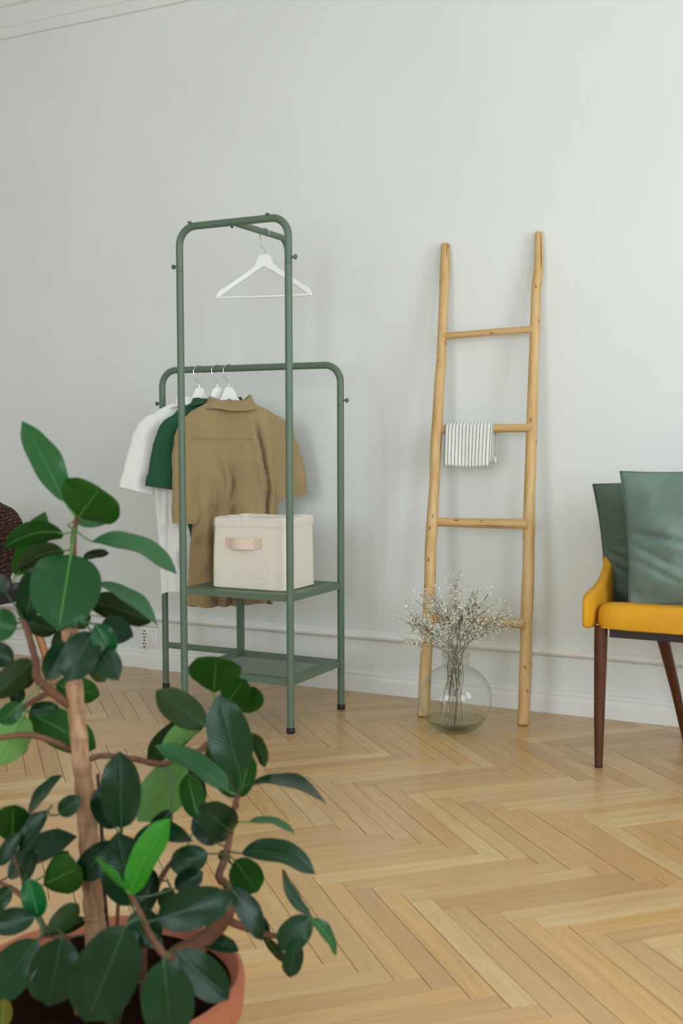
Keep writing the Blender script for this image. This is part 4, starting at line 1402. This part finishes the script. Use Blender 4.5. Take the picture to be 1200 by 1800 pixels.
(0.933,-2.726,0.481, 0.957,-2.712,0.505, 0.42,-0.90,0.10, 0.026,"d",0.06),
(0.832,-2.717,0.374, 0.917,-2.671,0.430, -0.06,-0.72,0.69, 0.050,"d",0.12),
(0.901,-2.766,0.463, 0.877,-2.781,0.420, 0.16,-0.96,0.25, 0.023,"d",0.04),
(0.893,-2.753,0.392, 0.906,-2.743,0.437, 0.22,-0.96,0.15, 0.021,"d",0.02),
(0.911,-2.721,0.397, 0.932,-2.708,0.425, 0.43,-0.90,0.08, 0.020,"g",0.02),
(1.086,-2.769,0.394, 1.110,-2.760,0.351, 0.66,-0.71,0.23, 0.044,"d",0.04),
(0.999,-2.909,0.292, 1.000,-2.906,0.326, 0.66,-0.75,0.05, 0.021,"yy",0.00),
(1.123,-2.688,0.333, 1.174,-2.664,0.317, 0.44,-0.40,0.81, 0.026,"d",0.05),
(1.102,-2.774,0.371, 1.125,-2.763,0.354, 0.59,-0.71,0.38, 0.018,"d",0.03),
(0.864,-2.746,0.376, 0.840,-2.760,0.345, 0.44,-0.90,0.07, 0.026,"d",0.04),
(0.895,-2.692,0.296, 0.931,-2.672,0.316, -0.50,0.87,0.05, 0.020,"o",0.04),
(1.010,-2.529,0.505, 1.024,-2.527,0.443, 0.05,1.00,0.05, 0.028,"o",0.04),
(1.032,-2.611,0.466, 1.006,-2.627,0.424, 0.42,-0.90,0.09, 0.027,"d",0.04),
(1.045,-2.691,0.357, 1.048,-2.685,0.417, 0.57,-0.82,0.05, 0.033,"d",0.02),
(1.063,-2.658,0.379, 1.054,-2.665,0.349, -0.46,0.88,-0.06, 0.023,"o",0.02),
]
BRANCHES=[
("trunk",[(0.943,-2.668,0.296,0.0150),(0.940,-2.667,0.328,0.0142),(0.933,-2.665,0.407,0.0142),(0.925,-2.663,0.486,0.0134),(0.916,-2.662,0.557,0.0123),(0.908,-2.660,0.628,0.0119),(0.902,-2.659,0.683,0.0115),(0.898,-2.658,0.725,0.0111)]),
("b",[(0.900,-2.658,0.718,0.0063),(0.887,-2.638,0.767,0.0056),(0.887,-2.634,0.819,0.0048),(0.894,-2.639,0.851,0.0040),(0.904,-2.644,0.874,0.0036)]),
("b",[(0.903,-2.664,0.612,0.0071),(0.888,-2.681,0.631,0.0067),(0.874,-2.697,0.654,0.0062),(0.872,-2.697,0.675,0.0051),(0.856,-2.691,0.708,0.0047),(0.841,-2.686,0.729,0.0040)]),
("b",[(0.865,-2.659,0.627,0.0040),(0.844,-2.671,0.614,0.0040),(0.826,-2.681,0.602,0.0036)]),
("b",[(0.902,-2.669,0.552,0.0047),(0.892,-2.695,0.569,0.0043),(0.872,-2.715,0.579,0.0043),(0.845,-2.740,0.578,0.0039),(0.817,-2.754,0.572,0.0035)]),
("b",[(0.922,-2.661,0.533,0.0040),(0.944,-2.649,0.542,0.0040),(0.977,-2.622,0.535,0.0040),(1.005,-2.597,0.524,0.0044),(1.021,-2.578,0.529,0.0040),(1.039,-2.558,0.534,0.0049),(1.058,-2.547,0.553,0.0041),(1.072,-2.549,0.580,0.0032)]),
("b",[(1.095,-2.705,0.296,0.0148),(1.127,-2.686,0.325,0.0126),(1.158,-2.668,0.365,0.0096),(1.153,-2.657,0.395,0.0060),(1.137,-2.653,0.406,0.0053),(1.139,-2.639,0.428,0.0049),(1.138,-2.626,0.455,0.0042),(1.141,-2.622,0.485,0.0038),(1.146,-2.618,0.508,0.0030)]),
("b",[(1.147,-2.663,0.356,0.0060),(1.181,-2.647,0.340,0.0045),(1.221,-2.639,0.335,0.0037),(1.244,-2.638,0.344,0.0026),(1.260,-2.629,0.363,0.0018)]),
("b",[(1.181,-2.792,0.349,0.0054),(1.168,-2.808,0.364,0.0051),(1.142,-2.808,0.386,0.0044),(1.118,-2.797,0.406,0.0038),(1.094,-2.785,0.423,0.0028)]),
("b",[(1.040,-2.686,0.315,0.0046),(1.043,-2.669,0.368,0.0042),(1.047,-2.654,0.391,0.0039),(1.058,-2.647,0.410,0.0031)]),
("b",[(0.994,-2.687,0.298,0.0031),(1.002,-2.685,0.425,0.0027),(1.007,-2.690,0.467,0.0023)]),
("b",[(0.962,-2.747,0.313,0.0053),(0.938,-2.758,0.332,0.0045),(0.906,-2.749,0.353,0.0038),(0.868,-2.744,0.372,0.0035),(0.822,-2.744,0.379,0.0031)]),
("b",[(0.975,-2.762,0.322,0.0033),(0.986,-2.788,0.345,0.0025),(0.977,-2.803,0.354,0.0022),(0.966,-2.809,0.350,0.0018)]),
("b",[(0.906,-2.749,0.353,0.0030),(0.886,-2.745,0.386,0.0023),(0.856,-2.735,0.430,0.0019),(0.875,-2.733,0.468,0.0015),(0.913,-2.725,0.483,0.0011)]),
("stake",[(0.952,-2.653,0.292,0.0028),(0.946,-2.651,0.355,0.0028),(0.939,-2.647,0.451,0.0028),(0.933,-2.645,0.514,0.0024)]),
]

SOILED = {6: (1.07, -2.71, .165), 8: (1.075, -2.735, .165), 9: (1.03, -2.68, .165), 10: (.992, -2.685, .165), 11: (.975, -2.73, .165), 12: (.98, -2.745, .165)}
samples = []
for k, (nm, P) in enumerate(BRANCHES):
    P = list(P)
    if nm == 'trunk': P = [(.947, -2.668, .15, .0168)] + P
    if nm == 'stake': P = [(.955, -2.653, .15, .003)] + P
    if k in SOILED: P = [SOILED[k] + (P[0][3] * 1.05,)] + P
    S = smoothpath(P, 6)
    mb = MB()
    pts = [Vector(p[:3]) - PO for p in S]
    rad = []
    for i, p in enumerate(S):
        bump_ = 1 + (.07 * math.sin(i * 2.1) if nm != 'stake' else 0) + (.05 * mnoise.noise(Vector((i * .7, k, 0))) if nm != 'stake' else 0)
        rad.append(max(p[3] * bump_, .0006))
    mb.tube(pts, rad, 18 if nm == 'trunk' else 10)
    mtl = {'trunk': 'bark', 'stake': 'stake_brown'}.get(nm, 'twig_bark')
    o = build({'trunk': 'trunk', 'stake': 'support_stake'}.get(nm, 'branch'), mb, mtl, pt_)
    if nm != 'stake':
        samples += [(p, r) for p, r in zip(pts, rad)]
TOPS = {'d': 'leaf_top_dark', 'g': 'leaf_top_green', 'p': 'leaf_top_sheen', 'y': 'leaf_top_young', 'y2': 'leaf_top_emerald', 'yy': 'leaf_yellowing', 'o': 'leaf_top_dark'}
UNDER = {'d': 'leaf_under_olive', 'g': 'leaf_under', 'p': 'leaf_under_pale', 'y': 'leaf_top_young', 'y2': 'leaf_under', 'yy': 'leaf_yellowing', 'o': 'leaf_under_olive'}
rl_ = random.Random(3)
for li, (bx, by, bz, tx, ty, tz, nx, ny, nz, w, cc, arch) in enumerate(LEAVES):
    B = Vector((bx, by, bz)) - PO; T = Vector((tx, ty, tz)) - PO; Nn = Vector((nx, ny, nz))
    a = T - B; L = a.length; a.normalize()
    Nn = (Nn - a * Nn.dot(a)).normalized()
    side = a.cross(Nn)
    fold = rl_.uniform(.10, .30) if w / L > .35 else rl_.uniform(.2, .4)
    ripple = rl_.uniform(0, 6.28)
    nu, nv = 18, 8
    narrow = cc == 'y' and w < .02
    def wid(t_):
        # broad ellipse, short drawn-out tip
        base = max(0.0, 1 - abs(2 * t_ ** .95 - 1) ** 2.15) ** .60
        tip = 1 - .50 * max(0, (t_ - .84) / .16) ** 1.3
        return base * tip
    def pos(t_, q, off):
        wv = wid(t_) * w / 2
        z = arch * L * 4 * t_ * (1 - t_)
        z += fold * abs(q) ** 1.5 * wv
        z += .025 * w * math.sin(9 * t_ + ripple) * q * abs(q) + .02 * w * math.sin(14 * t_ + 2 * ripple) * abs(q) ** 3
        return B + a * (L * t_) + side * (q * wv) + Nn * (z + off)
    mb = MB()
    th_l = .0006
    mb.grid(lambda u, v: pos(u, 2 * v - 1, th_l * (1 - .8 * abs(2 * v - 1))), nu, nv, mi=0, flip=True)
    mb.grid(lambda u, v: pos(u, 2 * v - 1, -th_l * (1 - .8 * abs(2 * v - 1))), nu, nv, mi=1, flip=False)
    lf = build('leaf', mb, [TOPS[cc], UNDER[cc]], pt_, keep=True)
    # petiole and midrib
    best = min(samples, key=lambda s_: (s_[0] - B).length)
    mb = MB()
    mrad = max(.0009, min(.0013, w * .014))
    pts = []
    if (best[0] - B).length < .10:
        mid_ = B.lerp(best[0], .5) - a * min(.01, (best[0] - B).length * .3)
        pts = [best[0], mid_]
    else:
        pts = [B - a * .012]
    pts += [pos(t_, 0, 0) for t_ in (0, .12, .25, .4, .55, .7, .85, .97)]
    rads = [mrad * 1.5] * (len(pts) - 8) + [mrad * k_ for k_ in (1.3, 1.15, 1.1, 1.0, .95, .9, .8, .4)]
    mb.tube(smoothpath(pts, 2), [r for p, q in zip(rads, rads[1:] + rads[-1:]) for r in (p, (p + q) / 2)][:2 * len(rads) - 1], 6)
    build('midrib', mb, 'midrib_dark' if cc in ('d', 'o') else 'midrib_green', lf)
